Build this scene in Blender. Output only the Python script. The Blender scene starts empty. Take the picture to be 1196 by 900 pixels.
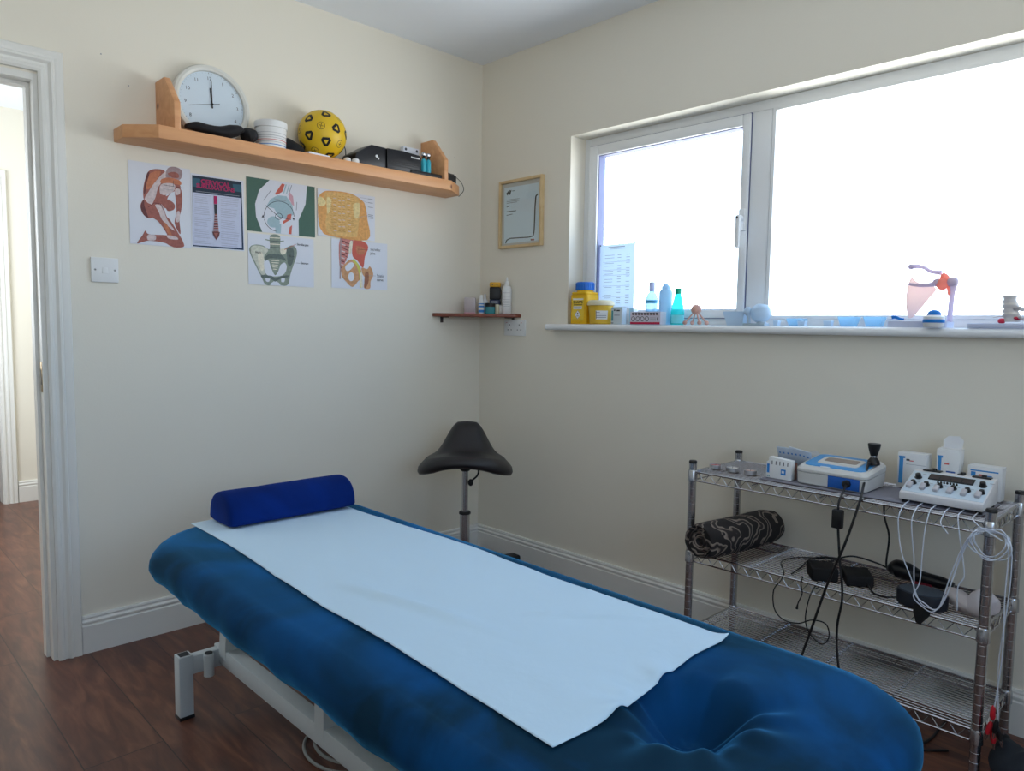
import bpy, bmesh, math, random
import numpy as np
from math import sin, cos, pi, radians as rad
from mathutils import Vector, Matrix, noise as mnoise

random.seed(4)
SC = bpy.context.scene
COL = SC.collection

# ------------------------------------------------------------------ camera
cam_d = bpy.data.cameras.new('camera'); cam = bpy.data.objects.new('camera', cam_d); COL.objects.link(cam)
yaw, pitch, roll = 0.7696, 0.0807, 0.0144
fw = Vector((sin(yaw)*cos(pitch), cos(yaw)*cos(pitch), -sin(pitch)))
rt = Vector((cos(yaw), -sin(yaw), 0)); up = rt.cross(fw)
r2 = rt*cos(roll)+up*sin(roll); u2 = -rt*sin(roll)+up*cos(roll)
cam.matrix_world = Matrix(((r2.x, u2.x, -fw.x, -2.4344), (r2.y, u2.y, -fw.y, -2.7502), (r2.z, u2.z, -fw.z, 1.1361), (0, 0, 0, 1)))
cam_d.sensor_width = 36; cam_d.lens = 852.8/1196*36; cam_d.clip_start = 0.02
SC.camera = cam

# ------------------------------------------------------------------ light
SC.view_settings.view_transform = 'Standard'; SC.view_settings.look = 'None'
SC.view_settings.gamma = 1; SC.view_settings.use_curve_mapping = False
SC.view_settings.exposure = 0.0
SC.cycles.max_bounces = 10; SC.cycles.diffuse_bounces = 6; SC.cycles.glossy_bounces = 4
SC.cycles.transparent_max_bounces = 16; SC.cycles.transmission_bounces = 8
SC.cycles.caustics_reflective = False; SC.cycles.caustics_refractive = False
SC.cycles.sample_clamp_indirect = 6

SKY = 8.6
w = bpy.data.worlds.new('world'); SC.world = w; w.use_nodes = True
nt = w.node_tree; nt.nodes.clear()
wo = nt.nodes.new('ShaderNodeOutputWorld'); bg = nt.nodes.new('ShaderNodeBackground')
tc = nt.nodes.new('ShaderNodeTexCoord'); sx = nt.nodes.new('ShaderNodeSeparateXYZ')
cr = nt.nodes.new('ShaderNodeValToRGB'); mp = nt.nodes.new('ShaderNodeMapRange')
mp.inputs[1].default_value = -1; mp.inputs[2].default_value = 1
nt.links.new(tc.outputs['Generated'], sx.inputs[0]); nt.links.new(sx.outputs[2], mp.inputs[0])
nt.links.new(mp.outputs[0], cr.inputs[0]); nt.links.new(cr.outputs[0], bg.inputs[0]); nt.links.new(bg.outputs[0], wo.inputs[0])
e = cr.color_ramp.elements
e[0].position = 0.0; e[0].color = (0.86, 0.87, 0.90, 1)
e[1].position = 1.0; e[1].color = (0.17, 0.26, 0.42, 1)
for p_, c_ in ((0.40, (0.94, 0.94, 0.96, 1)), (0.50, (0.84, 0.85, 0.90, 1)), (0.54, (0.54, 0.66, 0.84, 1)), (0.7, (0.28, 0.42, 0.66, 1))):
    k = e.new(p_); k.color = c_
bg.inputs[1].default_value = SKY

def area(name, loc, rot, sx_, sy_, power, color, portal=False):
    l = bpy.data.lights.new(name, 'AREA'); l.shape = 'RECTANGLE'; l.size = sx_; l.size_y = sy_
    l.energy = power; l.color = color
    if portal: l.cycles.is_portal = True
    o = bpy.data.objects.new(name, l); o.location = loc; o.rotation_euler = rot; COL.objects.link(o); return o
# portal over the window opening (guides sky sampling only)
area('window_portal', (0.17, -1.72, 1.56), (0, rad(90), 0), 0.84, 2.3, 1, (1, 1, 1), True)
area('fill_window_portal', (-2.05, -4.19, 1.52), (rad(90), 0, 0), 1.6, 1.1, 1, (1, 1, 1), True)  # portal for the added fill window behind the camera
# daylight in the hallway beyond the door (from its own window, out of frame)
area('hallway_daylight', (-2.62, 1.5, 1.5), (0, rad(-90), 0), 1.0, 1.2, 40, (0.84, 0.92, 1.0))

# ------------------------------------------------------------------ colour + materials
def lin(c):
    return tuple(((v/255)/12.92 if v/255 <= 0.04045 else (((v/255)+0.055)/1.055)**2.4) for v in c)
MATS = {}
def mat(name, rgb, rough=0.6, metal=0.0, bump=0.0, bscale=60, var=0.0, vscale=6, trans=0.0, ior=1.45, sheen=0.0, sheencol=None,
        sss=0.0, alpha=None, coat=0.0, spec=None, transl=0.0):
    if name in MATS: return MATS[name]
    m = bpy.data.materials.new(name); m.use_nodes = True; n = m.node_tree; b = n.nodes['Principled BSDF']
    c = (*lin(rgb), 1); b.inputs['Base Color'].default_value = c
    b.inputs['Roughness'].default_value = rough; b.inputs['Metallic'].default_value = metal
    b.inputs['IOR'].default_value = ior; b.inputs['Transmission Weight'].default_value = trans
    if coat: b.inputs['Coat Weight'].default_value = coat
    if spec is not None: b.inputs['Specular IOR Level'].default_value = spec
    if sheen:
        b.inputs['Sheen Weight'].default_value = sheen; b.inputs['Sheen Roughness'].default_value = 0.35
        if sheencol: b.inputs['Sheen Tint'].default_value = (*lin(sheencol), 1)
    if sss:
        b.inputs['Subsurface Weight'].default_value = sss; b.inputs['Subsurface Radius'].default_value = (0.02, 0.02, 0.02)
        b.inputs['Subsurface Scale'].default_value = 0.5
    t = n.nodes.new('ShaderNodeTexCoord')
    if var:
        nz = n.nodes.new('ShaderNodeTexNoise'); nz.inputs['Scale'].default_value = vscale; nz.inputs['Detail'].default_value = 5
        n.links.new(t.outputs['Object'], nz.inputs['Vector'])
        mx = n.nodes.new('ShaderNodeMix'); mx.data_type = 'RGBA'
        mx.inputs[6].default_value = tuple(v*(1-var) for v in c[:3])+(1,); mx.inputs[7].default_value = tuple(min(1, v*(1+var)) for v in c[:3])+(1,)
        n.links.new(nz.outputs['Fac'], mx.inputs[0]); n.links.new(mx.outputs[2], b.inputs['Base Color'])
    if bump:
        nz = n.nodes.new('ShaderNodeTexNoise'); nz.inputs['Scale'].default_value = bscale; nz.inputs['Detail'].default_value = 4
        n.links.new(t.outputs['Object'], nz.inputs['Vector'])
        bp = n.nodes.new('ShaderNodeBump'); bp.inputs['Strength'].default_value = bump; bp.inputs['Distance'].default_value = 0.002
        n.links.new(nz.outputs['Fac'], bp.inputs['Height']); n.links.new(bp.outputs[0], b.inputs['Normal'])
    if transl:
        tr = n.nodes.new('ShaderNodeBsdfTranslucent'); tr.inputs[0].default_value = c
        ms = n.nodes.new('ShaderNodeMixShader'); ms.inputs[0].default_value = transl
        out = n.nodes['Material Output']
        n.links.new(b.outputs[0], ms.inputs[1]); n.links.new(tr.outputs[0], ms.inputs[2]); n.links.new(ms.outputs[0], out.inputs[0])
    MATS[name] = m; return m

def pane_mat():
    m = bpy.data.materials.new('window_glass'); m.use_nodes = True; n = m.node_tree; n.nodes.clear()
    o = n.nodes.new('ShaderNodeOutputMaterial'); g = n.nodes.new('ShaderNodeBsdfGlossy'); t = n.nodes.new('ShaderNodeBsdfTransparent')
    x = n.nodes.new('ShaderNodeMixShader'); ge = n.nodes.new('ShaderNodeNewGeometry')
    def mth(op, a, b=None):
        k = n.nodes.new('ShaderNodeMath'); k.operation = op
        for i_, v_ in enumerate((a, b)):
            if v_ is None: continue
            if isinstance(v_, (int, float)): k.inputs[i_].default_value = v_
            else: n.links.new(v_, k.inputs[i_])
        return k.outputs[0]
    dt = n.nodes.new('ShaderNodeVectorMath'); dt.operation = 'DOT_PRODUCT'; n.links.new(ge.outputs['Normal'], dt.inputs[0]); n.links.new(ge.outputs['Incoming'], dt.inputs[1])
    # Schlick reflectance, the same from both faces of the thin pane
    fr = mth('ADD', mth('MULTIPLY', mth('POWER', mth('SUBTRACT', 1.0, mth('ABSOLUTE', dt.outputs['Value'])), 5.0), 0.9), 0.04)
    g.inputs['Roughness'].default_value = 0.02; t.inputs[0].default_value = (0.97, 0.99, 0.98, 1)
    n.links.new(fr, x.inputs[0]); n.links.new(t.outputs[0], x.inputs[1]); n.links.new(g.outputs[0], x.inputs[2]); n.links.new(x.outputs[0], o.inputs[0])
    return m

def clear_plastic(name, rgb, op=0.35):
    """thin clear tinted plastic: part see-through, part scattering, glossy skin"""
    m = bpy.data.materials.new(name); m.use_nodes = True; n = m.node_tree; b = n.nodes['Principled BSDF']
    b.inputs['Base Color'].default_value = (*lin(rgb), 1); b.inputs['Roughness'].default_value = 0.15
    tl = n.nodes.new('ShaderNodeBsdfTranslucent'); tl.inputs[0].default_value = (*lin(rgb), 1)
    tr = n.nodes.new('ShaderNodeBsdfTransparent'); tr.inputs[0].default_value = tuple(v**0.5 for v in lin(rgb))+(1,)
    a = n.nodes.new('ShaderNodeMixShader'); a.inputs[0].default_value = 0.5
    x = n.nodes.new('ShaderNodeMixShader'); x.inputs[0].default_value = op
    n.links.new(b.outputs[0], a.inputs[1]); n.links.new(tl.outputs[0], a.inputs[2])
    n.links.new(tr.outputs[0], x.inputs[1]); n.links.new(a.outputs[0], x.inputs[2]); n.links.new(x.outputs[0], n.nodes['Material Output'].inputs[0])
    return m

def wall_mat(name, rgb, rough=0.75):
    m = mat(name, rgb, rough, bump=0.12, bscale=140, var=0.015, vscale=2)
    return m

def floor_mat():
    m = bpy.data.materials.new('walnut_laminate'); m.use_nodes = True; n = m.node_tree; b = n.nodes['Principled BSDF']; L = n.links.new
    t = n.nodes.new('ShaderNodeTexCoord'); mpn = n.nodes.new('ShaderNodeMapping'); mpn.inputs['Rotation'].default_value = (0, 0, rad(90))
    mpn.inputs['Location'].default_value = (0.07, 0.045, 0)
    L(t.outputs['Object'], mpn.inputs[0])
    br = n.nodes.new('ShaderNodeTexBrick'); br.inputs['Scale'].default_value = 1.0; br.inputs['Brick Width'].default_value = 1.28; br.inputs['Row Height'].default_value = 0.193
    br.inputs['Mortar Size'].default_value = 0.0018; br.inputs['Mortar Smooth'].default_value = 0.2; br.inputs['Bias'].default_value = 0
    br.inputs['Color1'].default_value = (0, 0, 0, 1); br.inputs['Color2'].default_value = (1, 1, 1, 1); br.inputs['Mortar'].default_value = (0.5, 0.5, 0.5, 1)
    br.offset = 0.37
    L(mpn.outputs[0], br.inputs[0])
    # grain: stretched noise, shifted for each plank
    sc = n.nodes.new('ShaderNodeVectorMath'); sc.operation = 'SCALE'; sc.inputs['Scale'].default_value = 3.0
    L(br.outputs['Color'], sc.inputs[0])
    ad = n.nodes.new('ShaderNodeVectorMath'); L(mpn.outputs[0], ad.inputs[0]); L(sc.outputs[0], ad.inputs[1])
    m2 = n.nodes.new('ShaderNodeMapping'); m2.inputs['Scale'].default_value = (1.6, 7.5, 1); L(ad.outputs[0], m2.inputs[0])
    nz = n.nodes.new('ShaderNodeTexNoise'); nz.inputs['Scale'].default_value = 2.2; nz.inputs['Detail'].default_value = 5; nz.inputs['Distortion'].default_value = 1.4
    L(m2.outputs[0], nz.inputs['Vector'])
    m3 = n.nodes.new('ShaderNodeMapping'); m3.inputs['Scale'].default_value = (5, 90, 1); L(ad.outputs[0], m3.inputs[0])
    n3 = n.nodes.new('ShaderNodeTexNoise'); n3.inputs['Scale'].default_value = 2; n3.inputs['Detail'].default_value = 3; L(m3.outputs[0], n3.inputs['Vector'])
    r = n.nodes.new('ShaderNodeValToRGB'); L(nz.outputs['Fac'], r.inputs[0])
    el = r.color_ramp.elements; el[0].position = 0.28; el[0].color = (*lin((78, 44, 34)), 1); el[1].position = 0.72; el[1].color = (*lin((136, 90, 68)), 1)
    k_ = el.new(0.45); k_.color = (*lin((100, 60, 45)), 1); k_ = el.new(0.55); k_.color = (*lin((114, 70, 52)), 1)
    mx = n.nodes.new('ShaderNodeMix'); mx.data_type = 'RGBA'; mx.blend_type = 'MULTIPLY'; mx.inputs[0].default_value = 0.35
    L(r.outputs[0], mx.inputs[6]); L(n3.outputs['Fac'], mx.inputs[7])
    sg = n.nodes.new('ShaderNodeMix'); sg.data_type = 'RGBA'; L(br.outputs['Fac'], sg.inputs[0]); L(mx.outputs[2], sg.inputs[6]); sg.inputs[7].default_value = (*lin((50, 30, 22)), 1)
    L(sg.outputs[2], b.inputs['Base Color']); b.inputs['Roughness'].default_value = 0.33
    return m

def wood_mat(name, c1, c2, scale=(2, 14, 14), rough=0.45, knots=True):
    m = bpy.data.materials.new(name); m.use_nodes = True; n = m.node_tree; b = n.nodes['Principled BSDF']; L = n.links.new
    t = n.nodes.new('ShaderNodeTexCoord'); mp_ = n.nodes.new('ShaderNodeMapping'); mp_.inputs['Scale'].default_value = scale; L(t.outputs['Object'], mp_.inputs[0])
    nz = n.nodes.new('ShaderNodeTexNoise'); nz.inputs['Scale'].default_value = 2.5; nz.inputs['Detail'].default_value = 6; nz.inputs['Distortion'].default_value = 0.8
    L(mp_.outputs[0], nz.inputs['Vector'])
    r = n.nodes.new('ShaderNodeValToRGB'); L(nz.outputs['Fac'], r.inputs[0])
    r.color_ramp.elements[0].position = 0.3; r.color_ramp.elements[0].color = (*lin(c1), 1)
    r.color_ramp.elements[1].position = 0.7; r.color_ramp.elements[1].color = (*lin(c2), 1)
    last = r.outputs[0]
    if knots:
        v = n.nodes.new('ShaderNodeTexVoronoi'); v.inputs['Scale'].default_value = 5.2; L(t.outputs['Object'], v.inputs['Vector'])
        rr = n.nodes.new('ShaderNodeValToRGB'); L(v.outputs['Distance'], rr.inputs[0])
        rr.color_ramp.elements[0].position = 0.03; rr.color_ramp.elements[0].color = (1, 1, 1, 1); rr.color_ramp.elements[1].position = 0.07; rr.color_ramp.elements[1].color = (0, 0, 0, 1)
        mx = n.nodes.new('ShaderNodeMix'); mx.data_type = 'RGBA'; L(rr.outputs[0], mx.inputs[0]); L(last, mx.inputs[6]); mx.inputs[7].default_value = (*lin((120, 66, 44)), 1)
        last = mx.outputs[2]
    L(last, b.inputs['Base Color']); b.inputs['Roughness'].default_value = rough
    return m

def cloth_pattern_mat():
    m = bpy.data.materials.new('leaf_print_towel'); m.use_nodes = True; n = m.node_tree; b = n.nodes['Principled BSDF']; L = n.links.new
    t = n.nodes.new('ShaderNodeTexCoord')
    w_ = n.nodes.new('ShaderNodeTexWave'); w_.inputs['Scale'].default_value = 3.6; w_.inputs['Distortion'].default_value = 16; w_.inputs['Detail'].default_value = 2.5; w_.inputs['Detail Scale'].default_value = 2.2
    w_.wave_profile = 'SIN'; L(t.outputs['Object'], w_.inputs['Vector'])
    r = n.nodes.new('ShaderNodeValToRGB'); L(w_.outputs['Fac'], r.inputs[0]); r.color_ramp.interpolation = 'LINEAR'
    r.color_ramp.elements[0].position = 0.52; r.color_ramp.elements[0].color = (*lin((38, 34, 34)), 1)
    r.color_ramp.elements[1].position = 0.60; r.color_ramp.elements[1].color = (*lin((150, 138, 128)), 1)
    k_ = r.color_ramp.elements.new(0.84); k_.color = (*lin((120, 108, 100)), 1)
    k_ = r.color_ramp.elements.new(0.93); k_.color = (*lin((46, 40, 40)), 1)
    L(r.outputs[0], b.inputs['Base Color']); b.inputs['Roughness'].default_value = 0.95
    return m

def velour_mat(name, rgb, sheencol, sheen=1.0, rgb2=None):
    """crushed velour: the pile lies two ways, one reading darker and greener"""
    m = bpy.data.materials.new(name); m.use_nodes = True; n = m.node_tree; b = n.nodes['Principled BSDF']; L = n.links.new
    t = n.nodes.new('ShaderNodeTexCoord'); nz = n.nodes.new('ShaderNodeTexNoise'); nz.inputs['Scale'].default_value = 3.2; nz.inputs['Detail'].default_value = 5; nz.inputs['Distortion'].default_value = 0.6
    L(t.outputs['Object'], nz.inputs['Vector'])
    c = lin(rgb); c2 = lin(rgb2) if rgb2 else tuple(v*0.75 for v in c); r = n.nodes.new('ShaderNodeValToRGB'); L(nz.outputs['Fac'], r.inputs[0])
    r.color_ramp.elements[0].position = 0.42; r.color_ramp.elements[0].color = (*c2, 1)
    r.color_ramp.elements[1].position = 0.64; r.color_ramp.elements[1].color = (*c, 1)
    L(r.outputs[0], b.inputs['Base Color']); b.inputs['Roughness'].default_value = 0.9; b.inputs['Specular IOR Level'].default_value = 0.1
    b.inputs['Sheen Weight'].default_value = sheen; b.inputs['Sheen Roughness'].default_value = 0.32; b.inputs['Sheen Tint'].default_value = (*lin(sheencol), 1)
    f = n.nodes.new('ShaderNodeTexNoise'); f.inputs['Scale'].default_value = 900; L(t.outputs['Object'], f.inputs['Vector'])
    bp = n.nodes.new('ShaderNodeBump'); bp.inputs['Strength'].default_value = 0.25; bp.inputs['Distance'].default_value = 0.001
    L(f.outputs['Fac'], bp.inputs['Height']); L(bp.outputs[0], b.inputs['Normal'])
    return m

M_WALL = wall_mat('cream_wall_paint', (229, 224, 211))
M_WALLW = M_WALL
M_CEIL = wall_mat('ceiling_paint', (240, 245, 252))
M_TRIM = mat('white_gloss_trim', (226, 226, 222), 0.35)
M_UPVC = mat('white_upvc', (232, 235, 238), 0.3)
M_FLOOR = floor_mat()
M_GLASS = pane_mat()
M_WHITE = mat('white_plastic', (225, 227, 228), 0.4)
M_WHITEP = mat('white_print', (226, 228, 230), 0.7)
M_PAPERW = mat('sheet_paper', (216, 220, 230), 0.75)
M_BLACK = mat('black_plastic', (22, 22, 24), 0.45)
M_BLACKM = mat('black_matte', (18, 18, 20), 0.8, bump=0.2, bscale=80)
M_DARK = mat('dark_ink', (60, 62, 70), 0.8)
M_GREY = mat('grey_ink', (150, 154, 164), 0.8)
M_BLUE = mat('blue_print', (50, 130, 205), 0.6)
M_CHROME = mat('chrome_steel', (188, 190, 196), 0.22, 1.0)
M_PINE = wood_mat('oiled_pine', (206, 146, 98), (222, 166, 118), (1.2, 12, 12))
M_MAHOG = wood_mat('red_mahogany', (108, 52, 36), (134, 70, 50), (3, 12, 12), 0.35, False)
M_BEECH = wood_mat('pale_beech', (206, 178, 132), (220, 194, 150), (8, 8, 8), 0.45, False)
M_YELLOW = mat('yellow_plastic', (246, 198, 28), 0.4, sss=0.0, transl=0.25)
M_RED = mat('red_plastic', (190, 30, 44), 0.5)

# ------------------------------------------------------------------ geometry builder
def bspline(pts, n=8, closed=False):
    P = [Vector(p) for p in pts]; out = []
    N = len(P)
    if N < 3 and not closed: return P
    rng = range(N if closed else N-1)
    for i in rng:
        if closed: p0, p1, p2, p3 = P[(i-1) % N], P[i], P[(i+1) % N], P[(i+2) % N]
        else: p0, p1, p2, p3 = P[max(i-1, 0)], P[i], P[i+1], P[min(i+2, N-1)]
        for k in range(n):
            t = k/n
            out.append(0.5*((2*p1)+(p2-p0)*t+(2*p0-5*p1+4*p2-p3)*t*t+(3*p1-p0-3*p2+p3)*t**3))
    if not closed: out.append(P[-1])
    return out

class G:
    def __init__(s): s.bm = bmesh.new(); s.M = Matrix(); s.mi = 0; s.mats = []
    def use(s, m):
        if m not in s.mats: s.mats.append(m)
        s.mi = s.mats.index(m); return s
    def v(s, p): return s.bm.verts.new(s.M @ Vector(p))
    def f(s, vs):
        try: fc = s.bm.faces.new(vs)
        except ValueError: return None
        fc.material_index = s.mi; fc.smooth = True; return fc
    def merge(s, b2):
        mp_ = {}
        for v in b2.verts: mp_[v] = s.v(v.co)
        for f_ in b2.faces: s.f([mp_[v] for v in f_.verts])
        b2.free()
    def box(s, x0, x1, y0, y1, z0, z1, bev=0.0, seg=2):
        b = bmesh.new(); bmesh.ops.create_cube(b, size=1)
        for v in b.verts: v.co = Vector(((x0+x1)/2+v.co.x*(x1-x0), (y0+y1)/2+v.co.y*(y1-y0), (z0+z1)/2+v.co.z*(z1-z0)))
        if bev: bmesh.ops.bevel(b, geom=list(b.edges), offset=bev, segments=seg, profile=0.5, affect='EDGES')
        s.merge(b); return s
    def prism(s, pts, z0, z1, bev=0.0, axis='z', seg=2):
        """polygon pts extruded from z0 to z1; axis x: pts are (y,z); axis y: pts are (x,z)"""
        def P(a, b_, c):
            return (a, b_, c) if axis == 'z' else ((c, a, b_) if axis == 'x' else (a, c, b_))
        b = bmesh.new()
        lo = [b.verts.new(P(a, c, z0)) for a, c in pts]; hi = [b.verts.new(P(a, c, z1)) for a, c in pts]
        b.faces.new(lo); b.faces.new(hi[::-1]); n = len(pts)
        for i in range(n): b.faces.new((lo[i], hi[i], hi[(i+1) % n], lo[(i+1) % n]))
        bmesh.ops.recalc_face_normals(b, faces=list(b.faces))
        if bev: bmesh.ops.bevel(b, geom=list(b.edges), offset=bev, segments=seg, profile=0.5, affect='EDGES')
        s.merge(b); return s
    def lathe(s, prof, c=(0, 0, 0), n=28, axis='z', sxy=(1, 1)):
        c = Vector(c); rings = []
        for r, z in prof:
            ring = []
            for i in range(n):
                a = 2*pi*i/n; x, y = r*cos(a)*sxy[0], r*sin(a)*sxy[1]
                p = (x, y, z) if axis == 'z' else ((z, x, y) if axis == 'x' else (y, z, x))
                ring.append(s.v(c+Vector(p)))
            rings.append(ring)
        for a, b in zip(rings, rings[1:]):
            for i in range(n): s.f((a[i], a[(i+1) % n], b[(i+1) % n], b[i]))
        if prof[0][0] > 1e-6: s.f(rings[0][::-1])
        if prof[-1][0] > 1e-6: s.f(rings[-1])
        return s
    def ball(s, c, r, n=20, sc=(1, 1, 1)):
        pr = []
        k = n//2
        rings = []; c = Vector(c)
        top = s.v(c+Vector((0, 0, r*sc[2]))); bot = s.v(c-Vector((0, 0, r*sc[2])))
        for j in range(1, k):
            a = pi*j/k
            rings.append([s.v(c+Vector((r*sin(a)*cos(2*pi*i/n)*sc[0], r*sin(a)*sin(2*pi*i/n)*sc[1], r*cos(a)*sc[2]))) for i in range(n)])
        for i in range(n):
            s.f((top, rings[0][i], rings[0][(i+1) % n])); s.f((bot, rings[-1][(i+1) % n], rings[-1][i]))
        for a, b in zip(rings, rings[1:]):
            for i in range(n): s.f((a[i], b[i], b[(i+1) % n], a[(i+1) % n]))
        return s
    def tube(s, pts, r, n=8, cap=True, closed=False):
        P = [Vector(p) for p in pts]; N = len(P); rings = []; up_ = None
        for i in range(N):
            if closed: d = P[(i+1) % N]-P[i-1]
            else: d = P[min(i+1, N-1)]-P[max(i-1, 0)]
            if d.length < 1e-9: d = Vector((0, 0, 1))
            d.normalize()
            if up_ is None: up_ = d.orthogonal().normalized()
            up_ = (up_-d*up_.dot(d))
            if up_.length < 1e-6: up_ = d.orthogonal()
            up_.normalize(); sd = d.cross(up_)
            rr = r(i/(N-1)) if callable(r) else r
            rings.append([s.v(P[i]+up_*(cos(2*pi*k/n)*rr)+sd*(sin(2*pi*k/n)*rr)) for k in range(n)])
        for a, b in zip(rings, rings[1:]):
            for k in range(n): s.f((a[k], a[(k+1) % n], b[(k+1) % n], b[k]))
        if closed:
            a, b = rings[-1], rings[0]
            for k in range(n): s.f((a[k], a[(k+1) % n], b[(k+1) % n], b[k]))
        elif cap: s.f(rings[0][::-1]); s.f(rings[-1])
        return s
    def poly(s, pts): s.f([s.v(p) for p in pts]); return s
    def text(s, txt, size, o=(0, 0, 0), align='LEFT', squash=1.0, bold=0.0):
        """lettering in the local xy plane, converted to faces"""
        cu = bpy.data.curves.new('t', 'FONT'); cu.body = txt; cu.size = size; cu.align_x = align; cu.resolution_u = 3; cu.offset = bold
        ob = bpy.data.objects.new('t', cu); me = ob.to_mesh()
        base = [s.v((o[0]+v.co.x*squash, o[1]+v.co.y, o[2])) for v in me.vertices]
        for p in me.polygons: s.f([base[i] for i in p.vertices])
        ob.to_mesh_clear(); bpy.data.objects.remove(ob); bpy.data.curves.remove(cu); return s
    def obj(s, name, m=None, parent=None, loc=None, rot=None, angle=35):
        if m is not None and m not in s.mats: s.mats = [m]+s.mats if not s.mats else s.mats
        bmesh.ops.recalc_face_normals(s.bm, faces=[f_ for f_ in s.bm.faces]) if not getattr(s, 'keepn', False) else None
        me = bpy.data.meshes.new(name); s.bm.to_mesh(me); s.bm.free()
        for k in (s.mats or [m]): me.materials.append(k)
        me.set_sharp_from_angle(angle=rad(angle))
        o = bpy.data.objects.new(name, me); COL.objects.link(o)
        if parent: o.parent = parent
        if loc: o.location = loc
        if rot: o.rotation_euler = rot
        return o

def thing(name, label, cat, loc=(0, 0, 0), rz=0.0, group=None):
    o = bpy.data.objects.new(name, None); o.empty_display_size = 0.05; COL.objects.link(o); o.location = loc; o.rotation_euler = (0, 0, rz)
    o['label'] = label; o['category'] = cat
    if group: o['group'] = group
    return o
def tag(o, label, cat, group=None):
    o['label'] = label; o['category'] = cat
    if group: o['group'] = group
    return o
def struct(o): o['kind'] = 'structure'; return o

# ================================================================== ROOM SHELL
H = 2.4; RX = -3.35; RY = -4.1; WT = 0.12
OY0, OY1, OZ0, OZ1 = -0.585, -2.86, 1.125, 1.963       # window opening
DX0, DX1, DZ = -1.865, -2.66, 1.905                    # rough door opening
HY = 2.6                                               # far wall of the hallway

struct(G().box(RX-0.1, 0.45, RY-0.1, HY+1.3, -0.05, 0.0).obj('floor', M_FLOOR))
struct(G().box(RX-0.1, 0.45, RY-0.1, HY+1.3, H, H+0.05).obj('ceiling', M_CEIL))
g = G()   # window wall
g.box(0, 0.24, RY, OY1, 0, H); g.box(0, 0.24, OY0, WT, 0, H); g.box(0, 0.24, OY1, OY0, 0, OZ0); g.box(0, 0.24, OY1, OY0, OZ1, H)
struct(g.obj('wall_right', M_WALLW))
g = G()   # wall with the shelf and the door
g.box(DX0, 0, 0, WT, 0, H); g.box(RX, DX1, 0, WT, 0, H); g.box(DX1, DX0, 0, WT, DZ, H)
struct(g.obj('wall_back', M_WALL))
struct(G().box(RX-0.1, RX, RY, HY+1.3, 0, H).obj('wall_left', M_WALL))
W2 = (-2.85, -1.25, 1.0, 2.1)                        # added window behind the camera, unseen, lets in fill light
g = G(); g.box(RX, W2[0], RY-0.1, RY, 0, H); g.box(W2[1], 0, RY-0.1, RY, 0, H); g.box(W2[0], W2[1], RY-0.1, RY, 0, W2[2]); g.box(W2[0], W2[1], RY-0.1, RY, W2[3], H)
struct(g.obj('wall_front', M_WALL))
# hallway
g = G(); g.box(-1.58, -1.0, HY, HY+0.1, 0, H); g.box(RX, -2.35, HY, HY+0.1, 0, H); g.box(-2.35, -1.58, HY, HY+0.1, 1.97, H); g.box(RX, -1.0, HY+1.2, HY+1.3, 0, H)
struct(g.obj('wall_hallway_far', M_WALL))
struct(G().box(-1.08, -1.0, WT, HY+1.2, 0, H).obj('wall_hallway_right', M_WALL))

# baseboards with a moulded top
def board_prof(d=0.016, h=0.131):
    return [(0, 0), (d, 0), (d, h-0.036), (d-0.004, h-0.032), (d-0.004, h-0.028), (d, h-0.025), (d, h-0.02), (d-0.005, h-0.014), (d-0.005, h-0.01), (d-0.003, h-0.007), (d-0.006, h), (0, h)]
def baseboard(name, a, b, nrm):
    a, b, nrm = Vector(a), Vector(b), Vector(nrm); g = G(); rings = []
    for q in (a, b): rings.append([g.v(q+nrm*d_+Vector((0, 0, z_))) for d_, z_ in board_prof()])
    n = len(rings[0])
    for i in range(n): g.f((rings[0][i], rings[1][i], rings[1][(i+1) % n], rings[0][(i+1) % n]))
    g.f(rings[0][::-1]); g.f(rings[1])
    struct(g.obj(name, M_TRIM, angle=20))
baseboard('baseboard_back', (-1.8, 0, 0), (0, 0, 0), (0, -1, 0))
baseboard('baseboard_right', (0, 0, 0), (0, RY, 0), (-1, 0, 0))
baseboard('baseboard_left', (RX, 0, 0), (RX, RY, 0), (1, 0, 0))
baseboard('baseboard_front', (RX, RY, 0), (0, RY, 0), (0, 1, 0))
baseboard('baseboard_hallway', (-1.52, HY, 0), (-1.08, HY, 0), (0, -1, 0))

# door casing: lining, stops and moulded architrave (swept round three sides)
def casing(name, x0, x1, ztop, yface, ydir, w_=0.07):
    prof = [(0, 0), (0, 0.014), (0.008, 0.018), (0.016, 0.018), (0.020, 0.012), (0.028, 0.013), (0.036, 0.02), (0.042, 0.021), (0.046, 0.016), (0.054, 0.019), (w_-0.004, 0.02), (w_, 0.012), (w_, 0)]
    g = G(); rings = []
    for px, pz, ox, oz in ((x0, 0, 1, 0), (x0, ztop, 1, 1), (x1, ztop, -1, 1), (x1, 0, -1, 0)):
        rings.append([g.v((px+ox*a, yface+ydir*b, pz+oz*a)) for a, b in prof])
    n = len(prof)
    for r0, r1 in zip(rings, rings[1:]):
        for i in range(n): g.f((r0[i], r1[i], r1[(i+1) % n], r0[(i+1) % n]))
    g.f(rings[0]); g.f(rings[-1])
    return g.obj(name, M_TRIM, angle=20)
struct(casing('trim_1', -1.872, -2.653, 1.912, 0, -1, 0.072))
g = G(); g.box(-1.885, -1.865, -0.002, WT+0.002, 0, 1.905); g.box(-2.66, -2.64, -0.002, WT+0.002, 0, 1.905); g.box(-2.64, -1.885, -0.002, WT+0.002, 1.885, 1.905)
g.box(-1.895, -1.885, 0.045, 0.085, 0, 1.885); g.box(-2.64, -2.63, 0.045, 0.085, 0, 1.885); g.box(-2.63, -1.895, 0.045, 0.085, 1.875, 1.885)
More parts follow.
